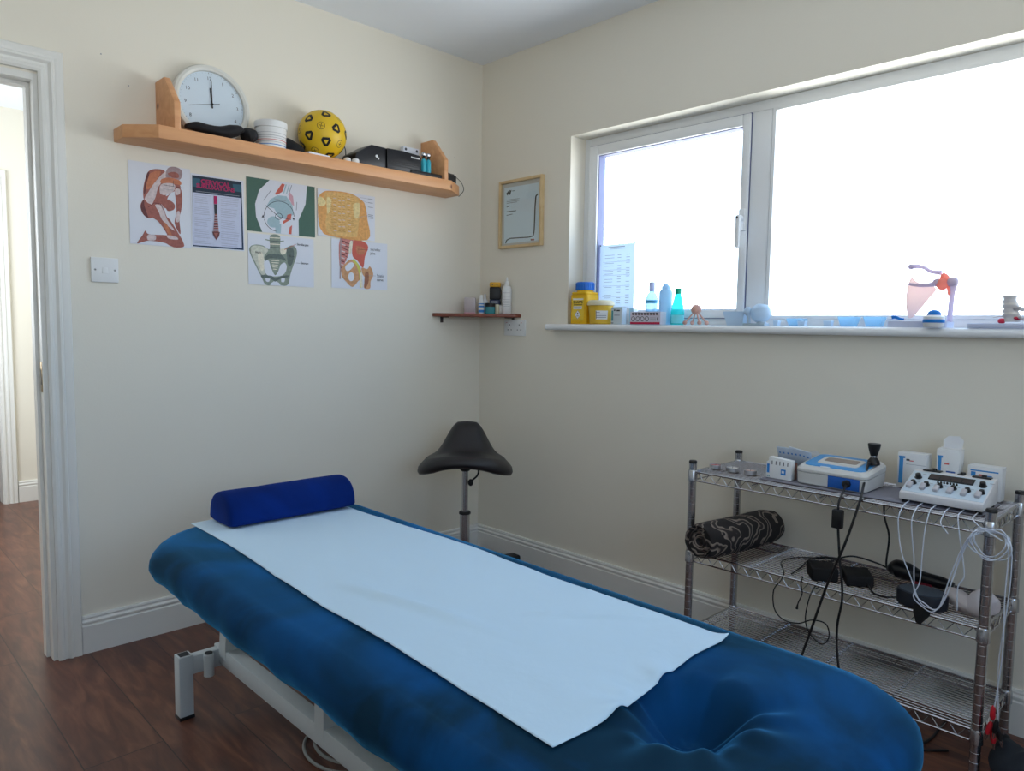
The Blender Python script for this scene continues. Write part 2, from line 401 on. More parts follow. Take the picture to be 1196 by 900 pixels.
tr2 = struct(g.obj('trim_2', M_TRIM, angle=20))
g = G().use(mat('brass_strike', (150, 130, 96), 0.35, 0.9)); g.box(-1.8865, -1.8845, 0.008, 0.03, 0.90, 1.0, 0.001)
g.use(M_DARK).box(-1.8868, -1.8862, 0.013, 0.024, 0.925, 0.975)
g.obj('strike_plate', parent=tr2)
struct(casing('trim_3', -1.592, -2.338, 1.955, HY, -1, 0.07))
struct(G().box(-1.60, -1.58, HY-0.002, HY+0.102, 0, 1.955).box(-2.35, -2.33, HY-0.002, HY+0.102, 0, 1.955).box(-2.33, -1.6, HY-0.002, HY+0.102, 1.94, 1.97).obj('trim_4', M_TRIM))

# ------------------------------------------------------------------ window
FX0, FX1 = 0.095, 0.155
g = G()
fy0, fy1, fz0, fz1 = OY0, OY1, 1.150, OZ1
bd = 0.003
g.box(FX0, FX1, fy0-0.032, fy0, fz0, fz1, bd); g.box(FX0, FX1, fy1, fy1+0.05, fz0, fz1, bd)
g.box(FX0, FX1, fy1+0.05, fy0-0.032, fz1-0.036, fz1, bd); g.box(FX0, FX1, fy1+0.05, fy0-0.032, fz0, fz0+0.028, bd)
g.box(FX0, FX1, -1.462, -1.384, fz0+0.028, fz1-0.036, bd)
win = struct(g.obj('window_1', M_UPVC))
# frame and pane of the added fill window, out of view
g = G(); y_ = RY-0.07
g.box(W2[0], W2[0]+0.06, y_, y_+0.05, W2[2], W2[3], bd); g.box(W2[1]-0.06, W2[1], y_, y_+0.05, W2[2], W2[3], bd)
g.box(W2[0]+0.06, W2[1]-0.06, y_, y_+0.05, W2[2], W2[2]+0.06, bd); g.box(W2[0]+0.06, W2[1]-0.06, y_, y_+0.05, W2[3]-0.06, W2[3], bd)
g.box((W2[0]+W2[1])/2-0.04, (W2[0]+W2[1])/2+0.04, y_, y_+0.05, W2[2]+0.06, W2[3]-0.06, bd)
fill_win = struct(g.obj('added_fill_window', M_UPVC))
G().box(W2[0]+0.06, W2[1]-0.06, y_+0.02, y_+0.024, W2[2]+0.06, W2[3]-0.06).obj('pane', M_GLASS, fill_win)
# opening sash
sy0, sy1, sz0, sz1 = -0.619, -1.382, 1.180, 1.925
g = G()
g.box(FX0-0.012, FX1-0.015, sy0-0.048, sy0, sz0, sz1, 0.004); g.box(FX0-0.012, FX1-0.015, sy1, sy1+0.03, sz0, sz1, 0.004)
g.box(FX0-0.012, FX1-0.015, sy1+0.03, sy0-0.048, sz1-0.042, sz1, 0.004); g.box(FX0-0.012, FX1-0.015, sy1+0.03, sy0-0.048, sz0, sz0+0.032, 0.004)
sash = g.obj('sash', M_UPVC, win)
g = G().use(mat('dark_gasket', (110, 116, 150), 0.6))
def ring(g, x0, x1, y0, y1, z0, z1, t):
    g.box(x0, x1, y0-t, y0, z0, z1); g.box(x0, x1, y1, y1+t, z0, z1); g.box(x0, x1, y1+t, y0-t, z1-t, z1); g.box(x0, x1, y1+t, y0-t, z0, z0+t)
ring(g, FX0-0.002, FX1-0.02, sy0-0.048, sy1+0.03, sz0+0.032, sz1-0.042, 0.003)
ring(g, FX0-0.003, FX1-0.02, sy0+0.0025, sy1-0.0015, sz0-0.002, sz1+0.0025, 0.0022)
ring(g, FX0+0.012, FX1-0.02, -1.462, fy1+0.05, fz0+0.028, fz1-0.036, 0.0035)
g.obj('gasket', parent=win)
g = G(); ring(g, FX0-0.004, FX1-0.03, -1.465, fy1+0.053, fz0+0.028, fz1-0.034, 0.012)
g.obj('glazing_bead', M_UPVC, win)
G().box(0.118, 0.122, sy1+0.03, sy0-0.048, sz0+0.03, sz1-0.04).obj('pane', M_GLASS, sash)
G().box(0.118, 0.122, fy1+0.05, -1.462, fz0+0.028, fz1-0.036).obj('pane', M_GLASS, win)
g = G().use(M_UPVC); g.box(0.068, 0.083, -1.382, -1.356, 1.50, 1.58, 0.004)
g.lathe([(0.011, 0.0), (0.011, -0.016), (0.008, -0.02)], (0.066, -1.369, 1.545), 16, 'x')
g.prism([(-1.378, 1.555), (-1.360, 1.555), (-1.361, 1.45), (-1.365, 1.435), (-1.372, 1.433), (-1.377, 1.44)], 0.038, 0.052, 0.004, 'x')
g.use(M_DARK).lathe([(0.0035, 0), (0.0035, -0.003)], (0.038, -1.369, 1.545), 12, 'x')
g.obj('window_handle', parent=sash)
# sill board with a rounded nose
g = G(); prof = [(0.125, 1.125), (0.125, 1.152), (-0.038, 1.150)] + [(-0.04-0.013*sin(a), 1.1365+0.0135*cos(a)) for a in [pi*k/8 for k in range(0, 9)]]
prof = [(x, z) for x, z in prof]
rings = []
for y in (-0.497, -2.95): rings.append([g.v((x, y, z)) for x, z in prof])
# notch: nose runs past the reveal, board behind stays within it
g.bm.free(); g = G()
n_ = [(0.0, 1.123), (0.0, 1.150)]+prof[2:]
g.prism([(x, z) for x, z in n_], -0.497, -2.95, 0, 'y')
g.prism([(0.0, 1.1235), (0.0955, 1.1235), (0.0955, 1.151), (0.0, 1.150)], OY0, OY1, 0, 'y')
struct(g.obj('window_sill', M_UPVC, angle=50)); 

# ================================================================== COUCH
CX0, CX1, CY0, CY1, CZ = -1.835, -1.125, -0.585, -2.44, 0.552
HOLE = (-1.475, -2.165)
def sm(t): t = max(0, min(1, t)); return t*t*(3-2*t)
def top_z(x, y):
    z = CZ
    dx, dy = (x-HOLE[0]), (y-HOLE[1])
    r = math.hypot(dx/0.105, dy/0.085)
    a = math.atan2(dy, dx)
    if r < 2.6:
        z -= 0.062*(1-sm((r-0.25)/1.0))
        z -= 0.010*math.exp(-(r*0.75)**2)
        k = math.exp(-((r-1.1)/0.6)**2)
        z += k*(0.009*(abs(cos(2.5*a+0.5))**3-0.35)+0.006*(abs(cos(4.5*a+1.1))**4-0.3)+0.003*cos(13*a))
    z += 0.004*mnoise.noise(Vector((x*3, y*3, 1.3)))
    return z
def couch_outline(n=300, R=0.13):
    pts = []; ccs = [(CX1-R, CY0-R, 0), (CX0+R+0.135, CY0-R-0.12, pi/2), (CX0+R+0.03, CY1+R+0.03, pi), (CX1-R-0.05, CY1+R+0.05, 1.5*pi)]
    Rs = [R, R+0.12, R+0.03, R+0.05]
    for (cx, cy, a0), r_ in zip(ccs, Rs):
        for k in range(13):
            a = a0+pi/2*k/12; pts.append(Vector((cx+r_*cos(a), cy+r_*sin(a), 0)))
    # even resample
    P = pts+[pts[0]]; L = [0]
    for a, b in zip(P, P[1:]): L.append(L[-1]+(b-a).length)
    out = []; j = 0
    for i in range(n):
        s_ = L[-1]*i/n
        while L[j+1] < s_: j += 1
        t = (s_-L[j])/(L[j+1]-L[j]); out.append(P[j].lerp(P[j+1], t))
    return out
couch = thing('treatment_couch', 'treatment couch with blue velour cover on a grey steel frame', 'treatment couch', (-1.48, -1.5, 0))
CL = Vector((-1.48, -1.5, 0))
def build_cover():
    g = G(); out = couch_outline(); n = len(out); nrm = []
    for i in range(n):
        d = out[(i+1) % n]-out[i-1]; nrm.append(Vector((d.y, -d.x, 0)).normalized())
    c0 = Vector((-1.48, -1.5, 0))
    for i in range(n):
        if nrm[i].dot(out[i]-Vector((-1.48, max(min(out[i].y, CY0-0.35), CY1+0.35), 0))) < 0: nrm[i] = -nrm[i]
    rings = []
    # side, from tucked hem up to the rolled edge
    side = [(-0.10, 0.478), (-0.055, 0.452), (-0.022, 0.448), (-0.004, 0.462), (0.004, 0.482), (0.003, 0.500), (-0.002, 0.516), (-0.012, 0.531), (-0.026, 0.543), (-0.042, 0.549)]
    for j, (off, z) in enumerate(side):
        z = 0.552-(0.552-z)*0.86
        r_ = []
        for i, p in enumerate(out):
            s_ = i/n*40
            amp = 1.0 if j < 5 else max(0, 1-(j-4)/5)
            wv = mnoise.noise(Vector((p.x*6, p.y*6, z*6)))*0.012*amp+mnoise.noise(Vector((p.x*14+z*20, p.y*14-z*26, 5)))*0.006*amp
            dz = 0
            if j < 5: dz = (mnoise.noise(Vector((p.x*3.2, p.y*3.2, 9)))*0.026-0.006+mnoise.noise(Vector((p.x*11, p.y*11, 2)))*0.008)*(1-j/5)
            q = p+nrm[i]*(off+wv)
            r_.append(g.v((q.x-CL.x, q.y-CL.y, z+dz)))
        rings.append(r_)
    K = 70
    for k in range(K+1):
        t = (k/K)
        r_ = []
        for i, p in enumerate(out):
            p0 = p+nrm[i]*(-0.055)
            m_ = Vector((-1.48, max(min(p.y, CY0-0.36), CY1+0.30), 0))
            q = p0.lerp(m_, t)
            e_ = 0.0015*(1-sm(t*6))
            r_.append(g.v((q.x-CL.x, q.y-CL.y, top_z(q.x, q.y)-e_)))
        rings.append(r_)
    for a, b in zip(rings, rings[1:]):
        for i in range(n): g.f((a[i], a[(i+1) % n], b[(i+1) % n], b[i]))
    bmesh.ops.remove_doubles(g.bm, verts=list(g.bm.verts), dist=0.0004)
    return g.obj('velour_cover', M_VEL, couch, angle=180)
M_VEL = velour_mat('teal_blue_velour', (5, 66, 118), (80, 185, 250), 0.65, (6, 38, 56))
build_cover()
# padded deck under the cover
G().box(-0.27, 0.27, -0.83, 0.78, 0.436, 0.458, 0.006).obj('deck_board', mat('dark_board', (40, 40, 44), 0.8), couch)
M_FRAME = mat('grey_powder_coat', (196, 206, 212), 0.4)
M_FRAMED = mat('tube_inside', (40, 42, 46), 0.8)
def wb(g, x0, x1, y0, y1, z0, z1, b=0.003):
    g.box(x0-CL.x, x1-CL.x, y0-CL.y, y1-CL.y, z0, z1, b)
def slant(g, p0, p1, w_=0.04):
    p0, p1 = Vector(p0)-CL, Vector(p1)-CL
    d = (p1-p0).normalized(); a = Vector((1, 0, 0)); b = d.cross(a).normalized(); h = w_/2
    vs = [[g.v(q+a*sx_*h+b*sy_*h) for sx_, sy_ in ((-1, -1), (1, -1), (1, 1), (-1, 1))] for q in (p0, p1)]
    for i in range(4): g.f((vs[0][i], vs[0][(i+1) % 4], vs[1][(i+1) % 4], vs[1][i]))
    g.f(vs[0][::-1]); g.f(vs[1])
# floor frame: rails, cross tubes, feet
g = G()
for x in (-1.60, -1.36): wb(g, x, x+0.04, -2.22, -0.63, 0.135, 0.185)
g.obj('base_rail', M_FRAME, couch)
for y in (-0.665, -2.20):
    g = G(); wb(g, -1.68, -1.28, y, y+0.03, 0.125, 0.178); g.obj('cross_tube', M_FRAME, couch)
    for x in (-1.715, -1.285):
        g = G().use(M_FRAME); wb(g, x, x+0.04, y-0.005, y+0.035, 0.008, 0.186)
        g.use(M_FRAMED)
        wb(g, x+0.006, x+0.034, y+0.001, y+0.029, 0.186, 0.1865, 0)
        g.use(M_BLACK)
        wb(g, x-0.001, x+0.041, y-0.006, y+0.036, 0, 0.010, 0.001)
        g.obj('leg', parent=couch)
    for x in (-1.635, ):
        g = G().use(M_FRAME); g.lathe([(0.0145, 0.115), (0.0145, 0.178), (0.012, 0.181)], (x-CL.x, y-0.014-CL.y, 0), 20)
        g.use(M_FRAMED).lathe([(0.011, 0.1805), (0.011, 0.1835), (0.0, 0.1836)], (x-CL.x, y-0.014-CL.y, 0), 20)
        g.obj('castor_socket', parent=couch)
for x in (-1.58, -1.34):
    for y0_, y1_ in ((-0.69, -0.72), (-1.25, -1.25), (-1.9, -1.98)):
        g = G(); slant(g, (x, y0_, 0.16), (x, y1_, 0.42), 0.042); g.obj('lifting_post', M_FRAME, couch)
g = G()
for x in (-1.60, -1.36): wb(g, x, x+0.04, -2.1, -0.72, 0.398, 0.434)
for y in (-0.76, -1.29, -2.0): wb(g, -1.6, -1.32, y, y+0.035, 0.400, 0.432)
g.obj('upper_frame', M_FRAME, couch)

# couch roll (paper) on top of the cover
def build_paper():
    g = G(); nx, ny = 90, 230
    x0, x1 = -1.715, -1.203; y0, y1 = -0.612, -2.098
    def P(i, j):
        u, v = i/nx, j/ny
        x = x0+(x1-x0)*u; y = y0+(y1-y0)*v
        x += (0.004*sin(v*9)*(1-2*u))+0.062*(1-v)*(1-u)
        ye = 0.022*u*v**12 - 0.006*sin(u*7)*v**8
        y += ye
        cr_ = 0.0
        cr_ += 0.0045*max(0, mnoise.noise(Vector((x*2.2+y*1.5, y*1.1-x*2, 3))))*sm(v*3)
        rdg = (x+1.60)-0.20*(-(y)-1.35)     # long diagonal ridge
        cr_ += 0.010*math.exp(-(rdg/0.018)**2)*sm((-y-1.30)/0.15)*sm((1.86+y)/0.25)
        rdg2 = (x+1.36)-0.9*(-(y)-1.80)
        cr_ += 0.007*math.exp(-(rdg2/0.012)**2)*sm((-y-1.72)/0.08)*sm((1.98+y)/0.1)
        cr_ += 0.0022*(1+mnoise.noise(Vector((x*13, y*8, 7))))+0.0016*abs(mnoise.noise(Vector((x*7-y*9, y*5+x*3, 17))))
        cr_ *= sm((-y-0.80)/0.25)
        # lifted corner
        d = math.hypot(u-1, (v-1)*2.2)
        cr_ += 0.009*max(0, 1-d/0.07)**2
        base = top_z(x, y)
        hd = math.hypot((x-HOLE[0])/0.105, (y-HOLE[1])/0.085)
        if hd < 2.6: base = max(base, CZ-0.004+0.004*mnoise.noise(Vector((x*3, y*3, 1.3))) - 0.012*max(0, 1-hd/1.6))
        return (x, y, base+0.0016+cr_)
    V = [[g.v(P(i, j)) for i in range(nx+1)] for j in range(ny+1)]
    for j in range(ny):
        for i in range(nx): g.f((V[j][i], V[j][i+1], V[j+1][i+1], V[j+1][i]))
    o = g.obj('couch_paper', mat('couch_paper', (194, 218, 234), 0.85, bump=0.35, bscale=45), angle=180)
    md = o.modifiers.new('thick', 'SOLIDIFY'); md.thickness = 0.0008; md.offset = 1
    tag(o, 'long white paper sheet laid along the blue treatment couch', 'paper sheet')
build_paper()

# bolster (D-shaped pillow)
def build_bolster():
    g = G(); L_ = 0.405; n = 40
    sec = []
    for k in range(n):
        a = 2*pi*k/n
        y = 0.078*cos(a); z = 0.050+0.050*sin(a)
        if sin(a) < 0: z = 0.022-0.020*min(1, (-sin(a))**0.4)
        else: z = 0.022+0.083*sin(a)**0.85; 
        y = (0.078-0.006*max(0, sin(a)))*(1 if cos(a) > 0 else -1)*abs(cos(a))**0.95
        if sin(a) < 0: y = 0.080*(1 if cos(a) > 0 else -1)*min(1, abs(cos(a))**0.6)
        sec.append((y, z))
    xs = [(-L_/2, 0.0), (-L_/2, 0.6), (-L_/2+0.001, 0.90), (-L_/2+0.007, 0.975), (-L_/2+0.018, 1.0)]
    xs += [(-L_/2+0.018+(L_-0.036)*k/16, 1.0) for k in range(1, 16)]
    xs += [(-x, s_) for x, s_ in xs[:5][::-1]]
    rings = []
    for x, s_ in xs:
        rings.append([g.v((x, y*s_, 0.001+0.90*(0.05+(z-0.05)*s_)+0.0012*mnoise.noise(Vector((x*12, y*12, z*12))))) for y, z in sec])
    for a, b in zip(rings, rings[1:]):
        for i in range(n): g.f((a[i], a[(i+1) % n], b[(i+1) % n], b[i]))
    bmesh.ops.remove_doubles(g.bm, verts=list(g.bm.verts), dist=0.0002)
    o = g.obj('bolster_pillow', velour_mat('royal_blue_velour', (8, 44, 122), (50, 100, 210), 0.2, (5, 34, 98)), angle=60)
    o.location = (-1.398, -0.690, 0.5550)
    tag(o, 'royal blue half-round bolster pillow at the head of the couch', 'pillow')
build_bolster()

# ================================================================== SADDLE STOOL
st = thing('saddle_stool', 'black saddle-seat stool with chrome column in the room corner', 'stool', (-0.42, -0.39, 0))
def build_seat():
    g = G(); n = 64
    # across direction = camera-right diagonal; pommel rises towards the corner
    A = Vector((0.72, -0.69, 0)); B = Vector((0.69, 0.72, 0))
    def plan(a):   # outline radius
        return 0.20*abs(cos(a)), 0.16*sin(a)
    rings = []
    def hz(u, v):  # u across (-1..1), v fore-aft (-1..1, + = towards corner)
        droop = -0.050*abs(u)**2.6
        back = 0.114*sm((v+0.25)/0.9)*(1-sm((abs(u)-0.18)/0.52))
        return 0.600+droop+back
    for k in range(15):
        t = 1-k/14
        r_ = []
        for i in range(n):
            a = 2*pi*i/n; ca, sa = cos(a), sin(a)
            u = t*abs(ca)**0.85*(1 if ca > 0 else -1)
            v = t*sa*(1-0.38*max(0, sa)*abs(ca)**0.5)
            p = A*(u*0.202)+B*(v*0.165)
            z = hz(u, v)
            z -= 0.018*sm((t-0.80)/0.2)**2
            r_.append(g.v((p.x, p.y, z)))
        rings.append(r_)
    low = []
    for (sc_, dz) in ((1.015, -0.034), (0.985, -0.050), (0.90, -0.060), (0.6, -0.062), (0.0, -0.055)):
        r_ = []
        for i in range(n):
            a = 2*pi*i/n; ca, sa = cos(a), sin(a)
            u = abs(ca)**0.85*(1 if ca > 0 else -1); v = sa*(1-0.38*max(0, sa)*abs(ca)**0.5)
            p = A*(u*0.202*sc_)+B*(v*0.165*sc_)
            z = 0.600-0.050*abs(u*sc_)**2.6+0.012*(1-min(1,abs(u*sc_)*1.6)**2)*(sc_<0.99)+0.114*sm((v*sc_+0.25)/0.9)*(1-sm((abs(u*sc_)-0.18)/0.52))*(0.95 if sc_ > .95 else 0.2) + dz
            r_.append(g.v((p.x, p.y, z)))
        low.append(r_)
    allr = low[::-1]+rings
    for a, b in zip(allr, allr[1:]):
        for i in range(n): g.f((a[i], a[(i+1) % n], b[(i+1) % n], b[i]))
    bmesh.ops.remove_doubles(g.bm, verts=list(g.bm.verts), dist=0.0003)
    return g.obj('seat', mat('black_vinyl', (34, 33, 37), 0.42, bump=0.1, bscale=200), st, angle=75)
build_seat()
g = G().lathe([(0.04, 0.565), (0.04, 0.55), (0.024, 0.545), (0.022, 0.52), (0.017, 0.515)], n=24); g.obj('seat_mount', M_BLACK, st)
G().lathe([(0.0135, 0.30), (0.0135, 0.53)], n=24).obj('gas_lift', M_CHROME, st)
g = G().use(M_CHROME).lathe([(0.0215, 0.10), (0.0215, 0.33), (0.019, 0.332)], n=24)
g.use(M_BLACK).lathe([(0.025, 0.328), (0.026, 0.334), (0.022, 0.34), (0.014, 0.341)], n=24); g.obj('column', parent=st)
g = G(); g.tube(bspline([(0, 0, 0.533), (0.03, -0.045, 0.527), (0.026, -0.05, 0.50), (0.008, -0.03, 0.475)]), 0.004); g.ball((0.007, -0.028, 0.468), 0.012, 16, (1, 1, 1.3)); g.obj('height_lever', M_BLACK, st)
g = G().lathe([(0.05, 0.06), (0.05, 0.095), (0.03, 0.115), (0.02, 0.12)], n=24); g.obj('hub', M_BLACK, st)
for k in range(5):
    a = rad(-6)+2*pi*k/5
    R_ = Matrix.Rotation(a, 4, 'Z')
    g = G(); g.M = R_; g.prism([(0.03, 0.060), (0.03, 0.104), (0.285, 0.100), (0.294, 0.092), (0.294, 0.056)], -0.026, 0.026, 0.005, 'y'); g.obj('base_arm', M_BLACK, st)
    g = G(); g.M = R_; g.lathe([(0.006, 0.04), (0.006, 0.062)], (0.272, 0, 0), 10)
    g.lathe([(0.024, -0.02), (0.026, -0.014), (0.026, -0.004), (0.02, 0.0), (0.026, 0.004), (0.026, 0.014), (0.024, 0.02)], (0.272, 0, 0.026), 24, 'y'); g.obj('castor', M_BLACK, st)

# ================================================================== WIRE RACK
RXF, RXB, RYL, RYR = -0.352, -0.052, -1.462, -2.305
rack = thing('wire_rack', 'chrome three-tier wire rack standing under the window', 'rack', (RXF/2+RXB/2, (RYL+RYR)/2, 0))
RL = Vector((RXF/2+RXB/2, (RYL+RYR)/2, 0))
for x in (RXF, RXB):
    for y in (RYL, RYR):
        g = G(); prof = [(0.012, 0.018)]
        z = 0.03
        while z < 0.69:
            prof += [(0.0126, z), (0.0122, z+0.0006), (0.0122, z+0.0026), (0.0126, z+0.0032)]; z += 0.0254
        prof += [(0.0126, 0.697)]
        c = (x-RL.x, y-RL.y, 0)
        g.use(M_CHROME).lathe(prof, c, 24); g.obj('post', parent=rack, angle=8)
        G().lathe([(0.0130, 0.698), (0.0130, 0.703), (0.011, 0.706), (0, 0.707)], c, 18).obj('post_cap', M_BLACK, rack)
        g = G().use(M_CHROME).lathe([(0.005, 0.006), (0.005, 0.02), (0.012, 0.02)], c, 14); g.use(M_BLACK).lathe([(0.017, 0.0), (0.017, 0.005), (0.008, 0.01)], c, 18); g.obj('levelling_foot', parent=rack)
def wire_shelf(z):
    g = G(); x0, x1, y0, y1 = RXF-RL.x, RXB-RL.x, RYR-RL.y, RYL-RL.y
    def T(a, b, r, n=6): g.tube([a, b], r, n)
    for zz, r in ((z-0.003, 0.0034), (z-0.032, 0.0026)):
        T((x0, y0, zz), (x0, y1, zz), r); T((x1, y0, zz), (x1, y1, zz), r); T((x0, y0, zz), (x1, y0, zz), r); T((x0, y1, zz), (x1, y1, zz), r)
    def zig(a, b, n_):
        a, b = Vector(a), Vector(b)
        pts = [a.lerp(b, k/n_)+Vector((0, 0, 0 if k % 2 else -0.028)) for k in range(n_+1)]
        g.tube(pts, 0.0018, 5)
    zig((x0, y0, z-0.003), (x0, y1, z-0.003), 40); zig((x1, y0, z-0.003), (x1, y1, z-0.003), 40)
    zig((x0, y0, z-0.003), (x1, y0, z-0.003), 12); zig((x0, y1, z-0.003), (x1, y1, z-0.003), 12)
    n_ = 20
    for k in range(1, n_): x = x0+(x1-x0)*k/n_; T((x, y0, z-0.002), (x, y1, z-0.002), 0.0017, 6)
    for k in range(1, 4): y = y0+(y1-y0)*k/4; T((x0, y, z-0.006), (x1, y, z-0.006), 0.0026); T((x0, y, z-0.014), (x1, y, z-0.014), 0.002)
    sh = g.obj('wire_shelf', M_CHROME, rack)
    for x in (x0, x1):
        for y in (y0, y1): G().lathe([(0.0132, z+0.003), (0.0148, z-0.001), (0.0158, z-0.034), (0.0132, z-0.036)], (x, y, 0), 18).obj('collar', M_CHROME, sh)
ZT, ZM, ZB = 0.672, 0.402, 0.138
for z in (ZT, ZM, ZB): wire_shelf(z)

# ================================================================== LONG PINE SHELF AND WHAT STANDS ON IT
SZ = 1.778
shelf = thing('pine_shelf', 'long pine wall shelf with two upright end pieces, above the posters', 'shelf', (-0.95, 0, 1.735))
g = G(); g.prism([(-1.655+.95, 0), (-1.655+.95, -0.095), (-1.57+.95, -0.18), (-0.335+.95, -0.18), (-0.225+.95, -0.10), (-0.225+.95, 0)], 0, SZ-1.735, 0.002)
g.obj('board', M_PINE, shelf)
for x in (-1.518, -0.372):
    G().prism([(0, SZ-1.735), (0, 0.228), (-0.085, 0.228), (-0.175, 0.130), (-0.175, SZ-1.735)], x+.95, x+.95+0.021, 0.002, 'x').obj('upright', M_PINE, shelf)

# clock: built facing +z, then stood up against the wall
clk = thing('wall_clock', 'round white wall clock leaning on the pine shelf against the wall', 'clock', (-1.337, -0.045, SZ+0.002))
def up_face(cx, cy, cz, tilt=0.0, spin=0.0):   # local xy plane -> upright plane facing -Y
    return Matrix.Translation((cx, cy, cz)) @ Matrix.Rotation(rad(90)-tilt, 4, 'X') @ Matrix.Rotation(spin, 4, 'Z')
CM = up_face(0, 0.012, 0.139, 0.10, 0.05)
g = G(); g.M = CM; g.lathe([(0, -0.012), (0.132, -0.012), (0.139, -0.004), (0.1395, 0.008), (0.135, 0.016), (0.126, 0.018), (0.118, 0.014), (0.1165, 0.008), (0.1165, 0.004)], n=72); g.obj('rim', mat('clock_rim_white', (214, 214, 208), 0.35), clk)
g = G(); g.M = CM; g.lathe([(0.1168, 0.004), (0, 0.0041)], n=64)
g.obj('dial', mat('clock_dial', (206, 220, 232), 0.5), clk)
g = G().use(mat('dial_grey', (96, 100, 108), .6)); g.M = CM
for k in range(1, 13):
    a = rad(90-30*k); R_ = 0.094
    g.text(str(k), 0.0175, (R_*cos(a), R_*sin(a)-0.007, 0.0048), 'CENTER')
for k in range(60):
    a = 2*pi*k/60; c_, s_ = cos(a), sin(a); r0, r1, w_ = 0.1095, 0.1125 if k % 5 else 0.114, 0.0003 if k % 5 else 0.0007
    g.poly([(c_*r0-s_*w_, s_*r0+c_*w_, 0.0047), (c_*r0+s_*w_, s_*r0-c_*w_, 0.0047), (c_*r1+s_*w_, s_*r1-c_*w_, 0.0047), (c_*r1-s_*w_, s_*r1+c_*w_, 0.0047)])
g.keepn = True; g.obj('numerals', parent=clk)
def hand(name, ang, L_, w_, back, z):
    g = G(); g.M = CM @ Matrix.Rotation(rad(ang), 4, 'Z'); g.prism([(-w_/2, -back), (w_/2, -back), (w_/3, L_), (-w_/3, L_)], z, z+0.0008)
    return g.obj(name, M_BLACK, clk)
hand('hour_hand', 1, 0.058, 0.005, 0.014, 0.006); hand('minute_hand', -4, 0.086, 0.0036, 0.014, 0.0072); hand('second_hand', 101, 0.085, 0.0014, 0.028, 0.0084)
g = G(); g.M = CM; g.lathe([(0.004, 0.005), (0.004, 0.010), (0, 0.0105)], n=14); g.obj('hand_pin', M_BLACK, clk)

M_NEO = mat('black_neoprene', (20, 21, 26), 0.75, bump=0.4, bscale=60)
def blob(pts_r, squash=0.6, n=16, seed=0, amp=0.008, tilt=0.0):
    """lumpy soft sheet-like lump along a path: list of (point, radius)"""
    g = G(); P = bspline([p for p, _ in pts_r], 8); N = len(P); k_ = len(pts_r)-1; rings = []
    for i, p in enumerate(P):
        t = i/(N-1)*k_; a = int(min(t, k_-1)); r_ = pts_r[a][1]*(1-(t-a))+pts_r[a+1][1]*(t-a)
        d = (P[min(i+1, N-1)]-P[max(i-1, 0)]).normalized(); s_ = d.cross(Vector((0, 0, 1))).normalized(); u_ = s_.cross(d)
        ring_ = []
        for j in range(n):
            an = 2*pi*j/n
            q = p+s_*(cos(an)*r_)+u_*(sin(an)*r_*squash)
            q += Vector((1, 1, 1))*amp*mnoise.noise(q*18+Vector((seed, 0, 0)))
            ring_.append(g.v(q))
        rings.append(ring_)
    for a, b in zip(rings, rings[1:]):
        for j in range(n): g.f((a[j], a[(j+1) % n], b[(j+1) % n], b[j]))
    g.f(rings[0][::-1]); g.f(rings[-1]); return g
g = blob([((-0.11, 0.0, 0.024), 0.010), ((-0.07, 0.0, 0.030), 0.028), ((0.0, 0.0, 0.024), 0.040), ((0.05, 0, 0.036), 0.042), ((0.075, 0.0, 0.042), 0.034), ((0.085, 0, 0.034), 0.02)], 0.55, 18, 1)
tag(g.obj('support_brace', M_NEO, loc=(-1.355, -0.125, SZ+0.001), angle=70), 'crumpled black support brace lying in front of the wall clock', 'brace')
g = blob([((-0.025, 0, 0.026), 0.012), ((-0.008, 0.0, 0.034), 0.030), ((0.012, 0, 0.032), 0.030), ((0.024, 0, 0.022), 0.012)], 0.95, 18, 4)
tag(g.obj('rolled_strap', M_NEO, loc=(-1.236, -0.115, SZ+0.001), angle=70), 'small rolled black strap between the clock and the white tub', 'strap')
g = blob([((-0.028, 0.02, 0.045), 0.022), ((-0.005, 0.0, 0.042), 0.030), ((0.018, -0.035, 0.022), 0.026), ((0.03, -0.055, 0.012), 0.012)], 0.9, 18, 8)
tag(g.obj('knee_brace', M_NEO, loc=(-1.052, -0.06, SZ+0.001), angle=70), 'dark folded brace between the white tub and the yellow ball', 'brace')

tb = thing('cream_tub', 'white lidded cream tub with printed bands on the pine shelf', 'tub', (-1.146, -0.105, SZ+0.001))
g = G().use(M_WHITE).lathe([(0.0, 0.0), (0.050, 0), (0.053, 0.003), (0.056, 0.076), (0.056, 0.080)], n=40)
for z, h, m in ((0.012, 0.0025, M_BLUE), (0.022, 0.001, M_GREY), (0.029, 0.002, mat('red_ink', (200, 90, 90), .7)), (0.037, 0.001, M_GREY), (0.044, 0.0015, M_GREY), (0.055, 0.001, M_GREY)):
    r_ = 0.0534+0.003*z/0.076+0.0002
    g.use(m).lathe([(r_, z), (r_, z+h)], n=40)
g.bm.faces.ensure_lookup_table(); g.obj('tub_body', parent=tb)
g = G().use(M_WHITE).lathe([(0.057, 0.076), (0.0595, 0.077), (0.0595, 0.098), (0.057, 0.101), (0.050, 0.1015), (0.048, 0.0995), (0, 0.0995)], n=40); g.obj('lid', parent=tb)

bk = G().use(M_PAPERW).box(-0.05, 0.05, -0.045, 0.03, 0.0, 0.004); bk.use(M_WHITEP).box(-0.048, 0.048, -0.043, 0.03, 0.0045, 0.008); bk.use(M_GREY).box(-0.049, 0.049, -0.0445, 0.03, 0.0041, 0.0044)
bk = bk.obj('leaflet_pile', loc=(-0.985, -0.125, SZ+0.0005), rot=(0, 0, rad(8))); tag(bk, 'thin pile of white leaflets under the yellow ball', 'leaflets')

